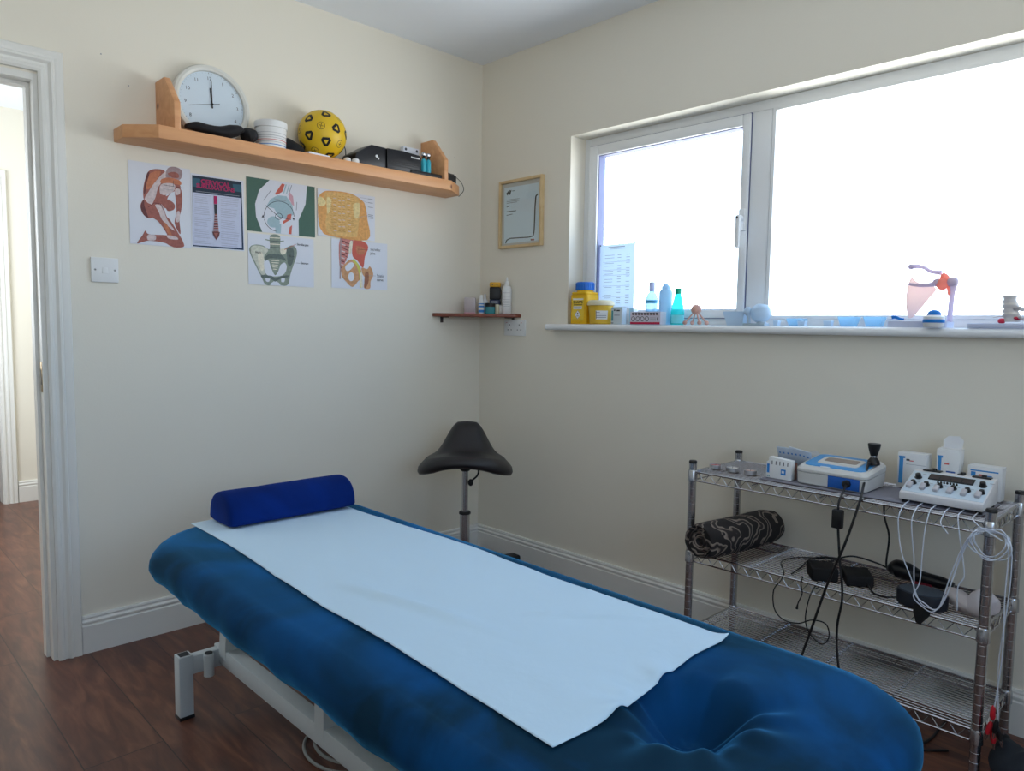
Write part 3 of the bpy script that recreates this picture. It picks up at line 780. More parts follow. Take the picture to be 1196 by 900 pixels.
# ball
def ball_():
    bl = thing('sports_ball', 'yellow ball with black triangle and ring markings on the shelf', 'ball', (-0.922, -0.088, SZ+0.009))
    R_ = 0.094; g = G(); g.ball((0, 0, R_), R_, 56)
    g.obj('ball_skin', mat('yellow_ball_skin', (222, 184, 34), 0.42, bump=0.15, bscale=120), bl, angle=180)
    g = G().use(M_BLACK)
    phi = (1+5**.5)/2
    ico = [Vector(v).normalized() for v in [(0, 1, phi), (0, 1, -phi), (0, -1, phi), (0, -1, -phi), (1, phi, 0), (1, -phi, 0), (-1, phi, 0), (-1, -phi, 0), (phi, 0, 1), (phi, 0, -1), (-phi, 0, 1), (-phi, 0, -1)]]
    dod = []
    for i in range(12):
        for j in range(i+1, 12):
            for k in range(j+1, 12):
                if (ico[i]-ico[j]).length < 1.1 and (ico[j]-ico[k]).length < 1.1 and (ico[i]-ico[k]).length < 1.1: dod.append((ico[i]+ico[j]+ico[k]).normalized())
    RM = Matrix.Rotation(0.5, 3, 'X') @ Matrix.Rotation(0.9, 3, 'Z')
    C_ = Vector((0, 0, R_))
    def decal(d, shapes, spin):
        d = RM @ d; a = d.orthogonal().normalized(); a = Matrix.Rotation(spin, 3, d) @ a; b = d.cross(a)
        for loop in shapes:
            n = len(loop[0]); 
            for i in range(n):
                q = [loop[0][i], loop[0][(i+1) % n], loop[1][(i+1) % n], loop[1][i]]
                # subdivide band so that it hugs the sphere
                for t0 in (0, .25, .5, .75):
                    t1 = t0+.25
                    o0 = [q[0][c]*(1-t0)+q[1][c]*t0 for c in (0, 1)]; o1 = [q[0][c]*(1-t1)+q[1][c]*t1 for c in (0, 1)]
                    i0 = [q[3][c]*(1-t0)+q[2][c]*t0 for c in (0, 1)]; i1 = [q[3][c]*(1-t1)+q[2][c]*t1 for c in (0, 1)]
                    vs = []
                    for (x, y) in (o0, o1, i1, i0):
                        v = (d*R_+a*x+b*y).normalized()*(R_*1.0035); vs.append(g.v(C_+v))
                    g.f(vs)
    def tri(r, rot=0.0): return [(r*cos(rot+2*pi*k/3), r*sin(rot+2*pi*k/3)) for k in range(3)]
    def circ(r, n=20): return [(r*cos(2*pi*k/n), r*sin(2*pi*k/n)) for k in range(n)]
    for i, d in enumerate(dod):
        outer = []; inner = []
        for k in range(3):
            for dl, rr in ((-0.33, 0.0205), (0.33, 0.0205)):
                a = 2*pi*k/3+dl; outer.append((rr*cos(a), rr*sin(a)))
        for k in range(3):
            for dl in (-0.1, 0.1):
                a = 2*pi*k/3+dl; inner.append((0.0100*cos(a), 0.0100*sin(a)))
        decal(d, [(outer, inner)], i*1.7)
    for i, d in enumerate(ico):
        decal(d, [(circ(0.0155), circ(0.0138)), ([(-0.008, -0.001), (0.008, -0.001), (0.008, 0.001), (-0.008, 0.001)], [(-0.007, 0), (0.007, 0), (0.007, 0.0001), (-0.007, 0.0001)]), ([(-0.001, -0.008), (0.001, -0.008), (0.001, 0.008), (-0.001, 0.008)], [(0, -0.007), (0.0001, -0.007), (0.0001, 0.007), (0, 0.007)])], i)
    g.obj('ball_markings', parent=bl, angle=180)
ball_()
tag(G().tube(bspline([(0.0, 0, 0.11), (0.022, 0, 0.105), (0.038, -0.004, 0.07), (0.03, -0.01, 0.03), (0.0, -0.015, 0.004), (-0.03, -0.01, 0.0035)]), 0.0022).obj('loop_cable', M_BLACK, loc=(-0.835, -0.05, SZ+0.001)), 'thin black cable looping up beside the yellow ball', 'cable')
for k, (x, y) in enumerate(((-0.838, -0.135), (-0.806, -0.145))):
    kn = G().lathe([(0, 0), (0.013, 0), (0.015, 0.004), (0.015, 0.014), (0.012, 0.019), (0.006, 0.021), (0, 0.021)], n=22).obj('pill_cap', M_WHITE, loc=(x, y, SZ+0.001))
    tag(kn, ('small white round cap nearest the yellow ball' , 'small white round cap nearest the black radio body')[k], 'cap', 'white caps on the pine shelf')

# black radio in two units
M_RAD = mat('satin_black_case', (24, 25, 32), 0.38)
ra = thing('portable_radio', 'black angular radio with a white printed mark on the pine shelf', 'radio', (-0.70, -0.10, SZ+0.001))
g = G().use(M_RAD).prism([(-0.108, 0.0), (-0.112, 0.030), (-0.108, 0.044), (-0.035, 0.088), (0.035, 0.086), (0.035, 0.0)], -0.055, 0.05, 0.004, 'y')
g.obj('speaker_body', parent=ra)
g = G().use(M_WHITEP); g.M = up_face(-0.012, -0.0555, 0.045, 0); g.lathe([(0.006, 0), (0.006, 0.0006), (0, 0.0007)], n=18); g.poly([(0.003, -0.006, 0.0008), (0.01, -0.014, 0.0008), (0.012, -0.008, 0.0008), (0.005, 0.0, 0.0008)]); g.obj('printed_mark', parent=ra)
g = G().use(M_RAD).prism([(0.036, 0.002), (0.036, 0.086), (0.12, 0.088), (0.205, 0.083), (0.212, 0.075), (0.212, 0.012), (0.20, 0.002)], -0.060, 0.045, 0.004, 'y')
for z in (0.02, 0.028, 0.036): g.use(M_BLACK).box(0.05, 0.195, -0.0612, -0.0598, z, z+0.003)
g.use(M_BLACK).box(0.036, 0.038, -0.0605, 0.045, 0.004, 0.084)
g.obj('receiver_body', parent=ra)
g = G().use(M_WHITEP)
for k in range(8): g.box(0.158+k*0.0056, 0.158+k*0.0056+0.0044, -0.0606, -0.0598, 0.066-(0.001 if k else 0), 0.0725-(0.0015 if k else 0))
g.obj('white_badge', parent=ra)

fb = G().use(M_BLACK).box(-0.085, 0.082, -0.05, 0.05, 0, 0.018, 0.003); fb.box(-0.08, 0.077, -0.0505, 0.045, 0.008, 0.0092)
tag(fb.obj('flat_case', loc=(-0.46, -0.115, SZ+0.001)), 'flat black case under the two teal bottles', 'case')
cb = G().use(M_PAPERW).box(-0.042, 0.042, -0.012, 0.012, 0, 0.118, 0.001)
cb.use(M_DARK)
for x in (-0.03, 0.03): cb.M = up_face(x, -0.0122, 0.107); cb.lathe([(0.006, 0), (0.006, 0.0006), (0.0028, 0.0007)], n=16)
tag(cb.obj('white_card_box', loc=(-0.468, -0.048, SZ+0.020)), 'white card box with two dark round marks behind the teal bottles', 'box')
M_TEALL = mat('teal_liquid_plastic', (58, 176, 196), 0.3)
for k, x in enumerate((-0.442, -0.416)):
    bt = thing('slim_bottle', ('slim teal bottle with chrome top, left of the pair on the shelf', 'slim teal bottle with chrome top, right of the pair beside the upright')[k], 'bottle', (x, -0.115, SZ+0.020), 0, 'teal bottles on the pine shelf')
    G().lathe([(0, 0), (0.0105, 0), (0.0115, 0.003), (0.0115, 0.055), (0.009, 0.062), (0.006, 0.066)], n=22).obj('bottle_body', M_TEALL, bt)
    g = G().use(M_BLACK).lathe([(0.006, 0.062), (0.007, 0.064), (0.007, 0.074), (0.004, 0.076)], n=18); g.use(M_CHROME).lathe([(0.004, 0.076), (0.0105, 0.079), (0.0115, 0.086), (0.008, 0.092), (0, 0.093)], n=22); g.obj('pump_top', parent=bt)
tag(G().use(M_BLACK).box(-0.035, 0.035, -0.04, 0.03, 0, 0.036, 0.004).box(-0.02, 0.03, -0.03, 0.02, 0.036, 0.042, 0.002).obj('mains_adapter', loc=(-0.305, -0.095, SZ+0.001)), 'small black adapter block at the right end of the pine shelf', 'adapter')
tag(G().tube(bspline([(-0.04, 0, 0.042), (-0.02, 0.005, 0.052), (0.03, 0.01, 0.046), (0.08, 0.012, 0.022), (0.104, 0.02, -0.01), (0.09, 0.04, -0.040)]), 0.0014).obj('adapter_wire', M_BLACK, loc=(-0.285, -0.10, SZ+0.001)), 'thin dark wire curling off the right end of the pine shelf', 'wire')

# ================================================================== POSTERS
def homog(src, dst):
    A = []; B = []
    for (x, y), (X, Y) in zip(src, dst):
        A.append([x, y, 1, 0, 0, 0, -X*x, -X*y]); B.append(X); A.append([0, 0, 0, x, y, 1, -Y*x, -Y*y]); B.append(Y)
    h = np.linalg.solve(np.array(A, float), np.array(B, float)); return np.append(h, 1).reshape(3, 3)
def ink(name, rgb): return mat('ink_'+name, rgb, 0.7, var=0.38 if name[:4] in ('musc', 'bone', 'tan_', 'spin', 'back', 'skul', 'tend') else 0.1, vscale=95)
class Sheet:
    """a printed sheet in its own plane: corners of the drawing grid map on to a w x h sheet"""
    def __init__(s, quad, w_, h_, base=M_PAPERW):
        s.w, s.h = w_, h_; s.g = G(); s.g.keepn = True; s.H = homog(quad, [(0, h_), (w_, h_), (w_, 0), (0, 0)]); s.z = 0.0012
        s.g.use(base).box(0, w_, 0, h_, 0, 0.0009); s.g.keepn = False
    def p(s, q):
        v = s.H @ np.array([q[0], q[1], 1.0]); return (v[0]/v[2], v[1]/v[2])
    def fill(s, m, pts):
        s.z += 0.00003; s.g.use(m).poly([(*s.p(q), s.z) for q in pts]); return s
    def org(s, m, pts):
        return s.fill(m, [tuple(v)[:2] for v in bspline([(a, b, 0) for a, b in pts], 4, True)])
    def ell(s, m, c, rx, ry, n=24): return s.fill(m, [(c[0]+rx*cos(2*pi*k/n), c[1]+ry*sin(2*pi*k/n)) for k in range(n)])
    def line(s, m, pts, w_=4):
        s.z += 0.00003
        for a, b in zip(pts, pts[1:]):
            d = math.hypot(b[0]-a[0], b[1]-a[1]); nx, ny = -(b[1]-a[1])/d*w_/2, (b[0]-a[0])/d*w_/2
            s.g.use(m).poly([(*s.p(q), s.z) for q in ((a[0]+nx, a[1]+ny), (b[0]+nx, b[1]+ny), (b[0]-nx, b[1]-ny), (a[0]-nx, a[1]-ny))])
        return s
    def text(s, m, t, q, size, align='LEFT', sq=1.0, bold=0.0):
        x, y = s.p(q); s.z += 0.00003; s.g.use(m).text(t, size, (x, y, s.z), align, sq, bold); return s
    def done(s, name, label, x, z, y=-0.0012, cat='poster', group='anatomy posters under the shelf', Mx=None):
        # face normals all towards +z of the sheet
        bmesh.ops.recalc_face_normals(s.g.bm, faces=list(s.g.bm.faces))
        for f_ in s.g.bm.faces:
            if len(f_.verts) != 4 or f_.calc_center_median().z > 0.001:
                if f_.normal.z < 0: f_.normal_flip()
        s.g.keepn = True
        o = s.g.obj(name, angle=180); o.rotation_euler = (rad(90), 0, 0) if Mx is None else Mx; o.location = (x, y, z) if Mx is None else (x, y, z)
        for p_ in o.data.polygons: p_.use_smooth = False
        return tag(o, label, cat, group)
P_RED = ink('muscle', (156, 96, 88)); P_ORG = ink('muscle_orange', (188, 118, 88)); P_PALE = ink('tendon', (204, 190, 192)); P_DK = ink('muscle_dark', (104, 60, 62)); P_GRY = ink('skull', (160, 140, 144))
s = Sheet([(60, 50), (605, 125), (620, 815), (80, 785)], 0.207, 0.282)
s.org(P_RED, [(240, 150), (300, 127), (380, 140), (405, 200), (480, 230), (520, 290), (400, 350), (405, 380), (395, 470), (340, 430), (240, 460), (200, 400), (195, 300), (215, 210)])
s.org(P_ORG, [(235, 190), (290, 150), (350, 150), (300, 240), (250, 300), (215, 290)])
s.org(P_PALE, [(385, 150), (410, 175), (330, 280), (300, 380), (250, 460), (205, 400), (240, 330), (300, 240)])
s.org(P_DK, [(215, 215), (232, 160), (250, 165), (222, 260), (212, 340), (198, 330)])
s.org(P_GRY, [(395, 150), (420, 112), (470, 105), (520, 125), (538, 165), (520, 212), (470, 228), (400, 215)])
s.org(P_RED, [(410, 165), (460, 150), (500, 165), (505, 200), (450, 200)])
s.org(P_ORG, [(355, 215), (430, 200), (515, 225), (525, 262), (470, 255), (400, 250), (350, 250)])
s.org(P_PALE, [(350, 262), (450, 250), (480, 290), (450, 325), (400, 352), (345, 345)])
s.org(P_RED, [(342, 350), (400, 362), (438, 330), (408, 380), (395, 470), (350, 425)])
s.org(P_RED, [(200, 395), (235, 425), (275, 450), (285, 540), (240, 560), (190, 520), (170, 450)])
s.org(P_DK, [(172, 450), (200, 397), (205, 450), (235, 540), (240, 560), (190, 520)])
s.org(P_RED, [(395, 400), (440, 405), (472, 440), (462, 480), (410, 492), (390, 450)])
s.org(P_RED, [(470, 290), (520, 290), (538, 385), (528, 480), (512, 560), (522, 690), (490, 650), (470, 590), (485, 500), (480, 400)])
s.org(P_PALE, [(475, 300), (515, 300), (515, 340), (480, 350)]); s.org(P_PALE, [(490, 500), (515, 500), (510, 580), (482, 580)])
s.org(P_RED, [(250, 460), (310, 430), (365, 450), (400, 540), (430, 570), (500, 680), (545, 760), (545, 804), (440, 800), (400, 690), (330, 590), (270, 545)])
s.org(P_PALE, [(300, 440), (365, 455), (400, 560), (470, 660), (430, 640), (360, 570), (330, 500)])
s.org(P_ORG, [(370, 590), (410, 620), (455, 730), (420, 700), (385, 640)])
s.org(P_RED, [(545, 770), (540, 806), (440, 800), (380, 772), (250, 757), (195, 768), (140, 782), (185, 715), (215, 668), (245, 700), (400, 705), (500, 725)])
s.org(P_PALE, [(235, 706), (300, 708), (300, 750), (235, 750)]); s.org(P_PALE, [(405, 705), (480, 715), (500, 740), (420, 735)])
s.line(M_DARK, [(460, 225), (458, 280)], 3).line(M_DARK, [(370, 265), (550, 290)], 3).line(M_GREY, [(370, 300), (460, 310)], 3).line(M_GREY, [(410, 390), (460, 400)], 3).line(P_DK, [(240, 462), (290, 425), (345, 430), (380, 500)], 5)
s.done('anatomy_poster', 'white poster of a kneeling muscle figure, leftmost under the shelf', -1.613, 1.402)

NAVY = ink('navy', (38, 58, 88)); HD = ink('header', (34, 50, 68)); TL = ink('header_teal', (52, 92, 112)); MG = ink('magenta', (170, 34, 92)); PTX = ink('print_grey', (176, 180, 200)); LIL = ink('lilac', (196, 202, 224))
s = Sheet([(612, 145), (1090, 215), (1085, 848), (628, 806)], 0.197, 0.264)
s.fill(NAVY, [(627, 165), (1070, 225), (1078, 838), (637, 800)]).fill(HD, [(627, 165), (1070, 225), (1073, 368), (630, 318)])
s.fill(TL, [(635, 190), (700, 200), (690, 280), (636, 270)]).fill(TL, [(990, 245), (1065, 250), (1066, 320), (1000, 310)])
s.fill(LIL, [(632, 322), (1060, 374), (1062, 822), (640, 790)])
s.text(MG, 'CERVICAL', (838, 262), 0.024, 'CENTER', 1.0, 0.0008).text(MG, 'SUBLUXATIONS', (838, 300), 0.020, 'CENTER', 0.98, 0.0008)
s.line(M_GREY, [(660, 312), (1050, 356)], 4)
for k in range(26):
    y = 345+k*17; 
    if k % 6 == 5: continue
    s.line(PTX, [(650, y), (795-(k*37 % 40), y+13)], 6).line(PTX, [(880, y+24), (1045-(k*53 % 50), y+40)], 6)
s.fill(MG, [(818, 355), (850, 358), (850, 430), (818, 428)]).fill(M_DARK, [(820, 430), (848, 432), (846, 520), (824, 520)])
for k in range(11): s.fill(P_DK if k % 2 else P_RED, [(826-k*1.2, 520+k*15), (848+k*1.0, 520+k*15), (850+k*1.2, 532+k*15), (822-k*1.2, 532+k*15)])
s.fill(P_DK, [(802, 675), (870, 680), (862, 715), (838, 750), (815, 715)]).fill(P_RED, [(815, 685), (855, 688), (838, 725)])
s.done('anatomy_poster', 'navy-bordered poster headed cervical subluxations with a spine', -1.405, 1.408)

GRN = ink('green', (72, 104, 92)); CYG = ink('cyan_grey', (160, 186, 196)); SRD = ink('red', (196, 96, 82)); PNK = ink('pink', (206, 160, 172))
s = Sheet([(43, 45), (540, 108), (533, 470), (48, 427)], 0.288, 0.203, GRN)
s.fill(M_PAPERW, [(213, 64), (482, 100), (468, 235), (415, 350), (415, 461), (155, 437), (112, 330), (105, 240), (135, 140)])
s.fill(CYG, [(265, 175), (330, 180), (372, 240), (380, 310), (330, 340), (275, 330), (240, 270), (185, 255), (215, 205)])
s.ell(CYG, (235, 365), 45, 40).fill(CYG, [(245, 380), (290, 380), (285, 445), (248, 442)])
s.fill(SRD, [(298, 90), (320, 95), (300, 150), (262, 172), (245, 168)]).fill(SRD, [(335, 312), (365, 305), (360, 345), (305, 378), (300, 360), (325, 345)])
s.fill(PNK, [(355, 150), (378, 180), (385, 250), (370, 240), (345, 190)]).fill(SRD, [(350, 400), (368, 385), (362, 450), (340, 448)])
s.line(CYG, [(330, 95), (310, 160)], 9).line(CYG, [(352, 98), (330, 165)], 7).line(NAVY, [(370, 100), (345, 170)], 3)
cir = [(275+108*cos(a), 325+108*sin(a)) for a in [pi*k/16 for k in range(16, 33)]]; s.line(M_DARK, cir, 4)
cir = [(275+108*cos(a), 325+108*sin(a)) for a in [pi*k/16 for k in range(9, 16)]]; s.line(M_DARK, cir, 4)
cir = [(273+25*cos(a), 325+22*sin(a)) for a in [pi*k/8 for k in range(17)]]; s.line(M_DARK, cir, 4)
s.line(M_DARK, [(180, 250), (275, 330), (360, 348)], 4).fill(M_DARK, [(150, 335), (170, 335), (160, 315)]).fill(M_DARK, [(370, 335), (388, 335), (380, 355)])
s.line(M_GREY, [(165, 215), (220, 140)], 5).line(M_GREY, [(400, 280), (405, 220)], 5).line(M_GREY, [(240, 200), (325, 215)], 4)
s.done('anatomy_poster', 'green and white shoulder joint diagram poster, upper middle', -1.197, 1.488)

ORB = ink('back_orange', (216, 176, 112)); ORD = ink('back_shadow', (196, 150, 84)); YEL = ink('back_yellow', (222, 204, 150)); OR2 = ink('back_rim', (216, 160, 96))
s = Sheet([(547, 105), (985, 160), (975, 505), (552, 478)], 0.276, 0.191)
s.org(OR2, [(585, 140), (650, 124), (800, 140), (890, 195), (912, 240), (925, 340), (920, 498), (640, 478), (580, 440), (556, 370), (552, 200)])
s.org(ORB, [(600, 150), (660, 135), (800, 150), (870, 200), (850, 440), (820, 480), (650, 465), (610, 400), (620, 260)])
s.org(YEL, [(552, 180), (585, 180), (612, 215), (600, 245), (556, 245)]).org(YEL, [(620, 180), (655, 200), (640, 290), (622, 300)]).org(YEL, [(820, 230), (870, 220), (860, 320), (830, 330)])
for j in range(17):
    y = 165+j*17
    for x, w_ in ((680, 12), (715, 10), (745, 10), (785, 12)): s.line(ORD if (j+x) % 3 else P_PALE, [(x-w_, y), (x+w_, y+4)], 5)
    s.line(ORD, [(640+j % 3*3, y), (668, y+8)], 3).line(ORD, [(798, y+8), (826, y+4)], 3)
for y in (175, 205, 240, 300, 312, 325): s.line(M_GREY, [(928, y+3), (965, y+8)], 5)
s.line(M_GREY, [(870, 170), (925, 178)], 2).line(M_GREY, [(880, 190), (925, 210)], 2).line(M_GREY, [(850, 330), (925, 310)], 2)
s.done('anatomy_poster', 'orange and yellow back ribs drawing poster, upper right', -0.898, 1.498, -0.0034)

BN = ink('bone', (198, 200, 186)); BND = ink('bone_dark', (96, 108, 104)); BNG = ink('bone_green', (134, 146, 134)); BNL = ink('bone_light', (222, 216, 198))
s = Sheet([(52, 452), (548, 490), (545, 857), (55, 830)], 0.278, 0.196)
s.org(BNG, [(215, 470), (288, 472), (290, 570), (330, 560), (380, 540), (410, 560), (416, 610), (385, 700), (365, 760), (345, 835), (290, 838), (250, 800), (215, 838), (175, 830), (150, 780), (110, 700), (65, 600), (65, 560), (100, 540), (160, 545), (212, 570)])
s.org(BN, [(75, 560), (110, 545), (165, 555), (200, 580), (165, 640), (180, 740), (150, 760), (110, 680), (78, 610)])
s.org(BNL, [(130, 600), (160, 605), (175, 700), (150, 730), (125, 660)]).org(BND, [(340, 570), (380, 560), (395, 600), (380, 680), (350, 690), (340, 620)])
s.org(BNL, [(290, 570), (335, 570), (330, 600), (300, 610)])
s.org(M_PAPERW, [(170, 655), (205, 660), (225, 700), (250, 765), (280, 700), (320, 670), (338, 700), (325, 745), (290, 770), (210, 770), (175, 740)])
s.org(BNG, [(205, 610), (300, 620), (290, 690), (252, 765), (215, 690)]).org(BND, [(180, 630), (215, 605), (300, 615), (335, 660), (300, 645), (210, 640), (180, 660)])
for k in range(5): s.line(BNL, [(222+k*3, 655+k*16), (282-k*4, 658+k*16)], 6)
s.org(M_PAPERW, [(180, 775), (210, 780), (205, 812), (182, 808)]).org(M_PAPERW, [(298, 785), (322, 788), (316, 815), (295, 812)]).org(M_PAPERW, [(232, 815), (268, 815), (285, 840), (215, 838)])
s.org(BND, [(150, 765), (225, 770), (250, 790), (290, 772), (350, 765), (345, 780), (290, 790), (250, 812), (215, 790), (155, 785)])
for k in range(4): s.line(BND if k % 2 else BNL, [(212, 485+k*24), (290, 488+k*24)], 7)
s.line(BNG, [(180, 500), (215, 508)], 8).line(BNG, [(290, 512), (318, 508)], 8)
s.line(SRD, [(320, 575), (408, 532)], 3).line(M_GREY, [(408, 672), (440, 675)], 3)
s.text(M_DARK, 'Sacroiliac joint', (418, 538), 0.0115, 'LEFT', 0.75, 0.0002).text(M_DARK, 'Ilium', (104, 602), 0.012).text(M_DARK, 'Ilium', (355, 628), 0.012).text(M_DARK, 'Sacrum', (445, 680), 0.012, 'LEFT', 0.95, 0.0002)
s.done('anatomy_poster', 'white poster of a grey pelvis bone, lower middle', -1.194, 1.284)

SC_ = ink('nerve_yellow', (196, 198, 96)); TAN = ink('bone_tan', (198, 150, 110)); TAD = ink('tan_dark', (150, 100, 78)); SPI = ink('spine_pink', (196, 128, 122))
s = Sheet([(660, 490), (1078, 522), (1072, 867), (662, 840)], 0.278, 0.204)
s.org(SPI, [(722, 490), (830, 500), (800, 560), (760, 660), (722, 720)])
for k in range(9): s.line(P_PALE if k % 2 else P_DK, [(725, 505+k*24), (765-k*2, 515+k*24)], 8)
for k in range(6): s.line(P_DK, [(760, 520+k*24), (800-k*6, 530+k*24)], 6)
s.line(P_GRY, [(728, 490), (722, 780)], 10)
s.org(SRD, [(830, 500), (900, 510), (930, 550), (905, 620), (890, 700), (850, 650), (815, 620), (810, 560)])
s.org(P_ORG, [(840, 540), (905, 560), (895, 600), (850, 600)]).org(BNL, [(795, 510), (815, 515), (800, 600), (785, 590)])
s.org(TAN, [(735, 700), (800, 640), (860, 680), (880, 760), (850, 800), (810, 838), (765, 800), (735, 760)])
s.org(M_PAPERW, [(760, 690), (800, 660), (825, 680), (790, 720), (765, 720)]).ell(M_PAPERW, (802, 765), 22, 32)
s.org(TAN, [(880, 700), (920, 710), (940, 690), (960, 720), (965, 760), (945, 800), (940, 850), (895, 845), (905, 780), (885, 745)]).org(TAD, [(905, 740), (930, 735), (930, 800), (912, 840), (898, 840)])
s.line(SC_, [(815, 640), (850, 680), (868, 740), (875, 845)], 16).line(BNL, [(872, 735), (880, 845)], 16)
s.line(M_DARK, [(850, 565), (930, 570)], 2).line(M_GREY, [(930, 755), (985, 760)], 2)
s.text(M_DARK, 'Sacroiliac', (945, 572), 0.0165, 'LEFT', 0.85).text(M_DARK, 'joint', (945, 602), 0.0165, 'LEFT', 0.85).text(M_DARK, 'Sciatic', (992, 768), 0.0175, 'LEFT', 0.85).text(M_DARK, 'nerve', (992, 797), 0.0175, 'LEFT', 0.85)
s.done('anatomy_poster', 'white poster of hip and yellow sciatic nerve, lower right', -0.834, 1.288)

# light switch
sw = thing('light_switch', 'white square single light switch beside the door', 'switch', (-1.696, 0, 1.306))
G().box(-0.042, 0.042, -0.009, 0, -0.041, 0.041, 0.002).obj('plate', M_WHITE, sw)
G().prism([(-0.0075, -0.012), (-0.0125, -0.012), (-0.0085, 0.012)], -0.009, 0.009, 0.001, 'x').obj('rocker', M_WHITE, sw)
for x in (-0.03, 0.03):
    g = G().use(M_CHROME); g.M = up_face(x, -0.0085, 0); g.lathe([(0.0035, 0), (0.0035, 0.0012), (0, 0.0014)], n=14); g.use(M_DARK).box(-0.003, 0.003, -0.0005, 0.0005, 0.0012, 0.0017); g.obj('screw', parent=sw)
for x, z, t in ((-1.604, 1.932, 'screw hole stain on the wall left of the shelf, lower of two'), (-1.686, 2.015, 'tiny nail mark highest on the wall above the door corner'), (-0.171, 1.932, 'tiny nail mark right of the shelf end')):
    g = G(); g.M = up_face(x, 0, z); g.lathe([(0.0022, 0), (0.002, 0.001), (0, 0.0012)], n=12); tag(g.obj('nail_head', M_GREY), t, 'nail')

# ================================================================== CORNER SHELF
cs = thing('corner_shelf', 'small red-brown triangular corner shelf on a bracket', 'shelf', (0, 0, 1.178))
g = G().prism([(0, 0), (-0.300, 0), (-0.300, -0.02), (-0.286, -0.036), (-0.03, -0.285), (0, -0.292)], 0, 0.016, 0.002); g.obj('board', M_MAHOG, cs)
for x, a in ((-0.245, 0), ):
    G().box(x-0.008, x+0.008, -0.05, 0, -0.004, 0, 0.001).box(x-0.008, x+0.008, -0.004, 0, -0.028, 0, 0.001).obj('bracket', mat('dark_bracket', (60, 48, 46), 0.5), cs)
G().box(-0.05, 0, -0.248, -0.232, -0.004, 0, 0.001).box(-0.004, 0, -0.248, -0.232, -0.028, 0, 0.001).obj('bracket', mat('dark_bracket', (60, 48, 46), 0.5), cs)
CZ0 = 1.195
M_CLR = clear_plastic('clear_pink_plastic', (234, 228, 234), 0.6)
g = G().use(M_CLR).box(-0.027, 0.027, -0.018, 0.018, 0, 0.076, 0.003); g.use(MATS['ink_pink']).box(-0.027, 0.027, -0.0185, -0.018, 0.0, 0.006)
tag(g.obj('plastic_box', loc=(-0.130, -0.075, CZ0), rot=(0, 0, rad(-45))), 'translucent pinkish plastic box, leftmost on the corner shelf', 'box')
bt = thing('lotion_tube', 'white and blue lotion bottle standing beside the pinkish plastic box', 'bottle', (-0.092, -0.113, CZ0))
g = G().use(M_WHITE).lathe([(0, 0), (0.013, 0), (0.014, 0.004), (0.014, 0.055), (0.010, 0.066)], n=24)
for z, h in ((0.006, 0.012), (0.030, 0.008), (0.044, 0.005)): g.use(M_BLUE).lathe([(0.0143, z), (0.0143, z+h)], n=24)
g.obj('bottle_body', parent=bt); G().lathe([(0.009, 0.064), (0.009, 0.086), (0.007, 0.089), (0, 0.09)], n=20).obj('cap', M_WHITE, bt)
bt = thing('lotion_tube', 'plain white small bottle behind the dark-lidded jar', 'bottle', (-0.052, -0.095, CZ0))
G().lathe([(0, 0), (0.014, 0), (0.015, 0.004), (0.015, 0.06), (0.007, 0.072)], n=24).obj('bottle_body', M_WHITE, bt); G().lathe([(0.006, 0.07), (0.006, 0.095), (0, 0.096)], n=18).obj('cap', M_WHITE, bt)
jr = thing('balm_jar', 'low teal balm jar with black lid on the corner shelf', 'jar', (-0.060, -0.142, CZ0))
G().lathe([(0, 0), (0.022, 0), (0.0235, 0.003), (0.0235, 0.034), (0.021, 0.037)], n=28).obj('jar_body', mat('teal_jar', (70, 150, 160), 0.25), jr)
G().lathe([(0.0245, 0.033), (0.0245, 0.049), (0.022, 0.051), (0, 0.051)], n=28).obj('lid', M_BLACK, jr)
jr = thing('balm_jar', 'narrow cream-coloured pot, between the teal jar and white pot', 'jar', (-0.038, -0.168, CZ0))
G().lathe([(0, 0), (0.0095, 0), (0.0105, 0.002), (0.0105, 0.034)], n=22).obj('jar_body', mat('cream_pot', (212, 206, 180), 0.4), jr); G().lathe([(0.011, 0.032), (0.011, 0.045), (0, 0.046)], n=22).obj('lid', mat('cream_pot', (212, 206, 180), 0.4), jr)
jr = thing('balm_jar', 'small round white pot in front of the black canister', 'jar', (-0.022, -0.188, CZ0))
G().lathe([(0, 0), (0.014, 0), (0.0155, 0.003), (0.0155, 0.024)], n=24).obj('jar_body', M_WHITE, jr); G().lathe([(0.0165, 0.023), (0.0165, 0.040), (0.014, 0.042), (0, 0.042)], n=24).obj('lid', M_WHITE, jr)
cn = thing('powder_canister', 'tall black and navy canister with yellow lid on the corner shelf', 'canister', (-0.028, -0.140, CZ0), rad(-45))
g = G().use(mat('navy_print', (34, 48, 84), 0.5)).box(-0.026, 0.026, -0.016, 0.016, 0, 0.068, 0.004); g.use(M_BLACK).box(-0.026, 0.026, -0.016, 0.016, 0.068, 0.128, 0.004)
g.use(M_GREY); 
for z in (0.058, 0.05, 0.036, 0.028): g.box(-0.02, 0.014, -0.0166, -0.016, z, z+0.0035)
g.obj('canister_body', parent=cn)
g = G().use(mat('yellow_lid', (214, 162, 40), 0.5)).box(-0.0265, 0.0265, -0.0165, 0.0165, 0.128, 0.152, 0.006); g.use(M_DARK)
for x in (-0.012, 0.010): g.M = up_face(x, -0.0166, 0.14); g.lathe([(0.003, 0), (0.003, 0.0006), (0, 0.0007)], n=12)
g.obj('lid', parent=cn)
pb = thing('pump_bottle', 'tall white bottle with nozzle at the right end of the corner shelf', 'bottle', (-0.0245, -0.219, CZ0))
g = G().use(M_WHITE).lathe([(0, 0), (0.020, 0), (0.0225, 0.004), (0.0225, 0.118), (0.018, 0.130), (0.009, 0.136)], n=30)
g.use(M_GREY)
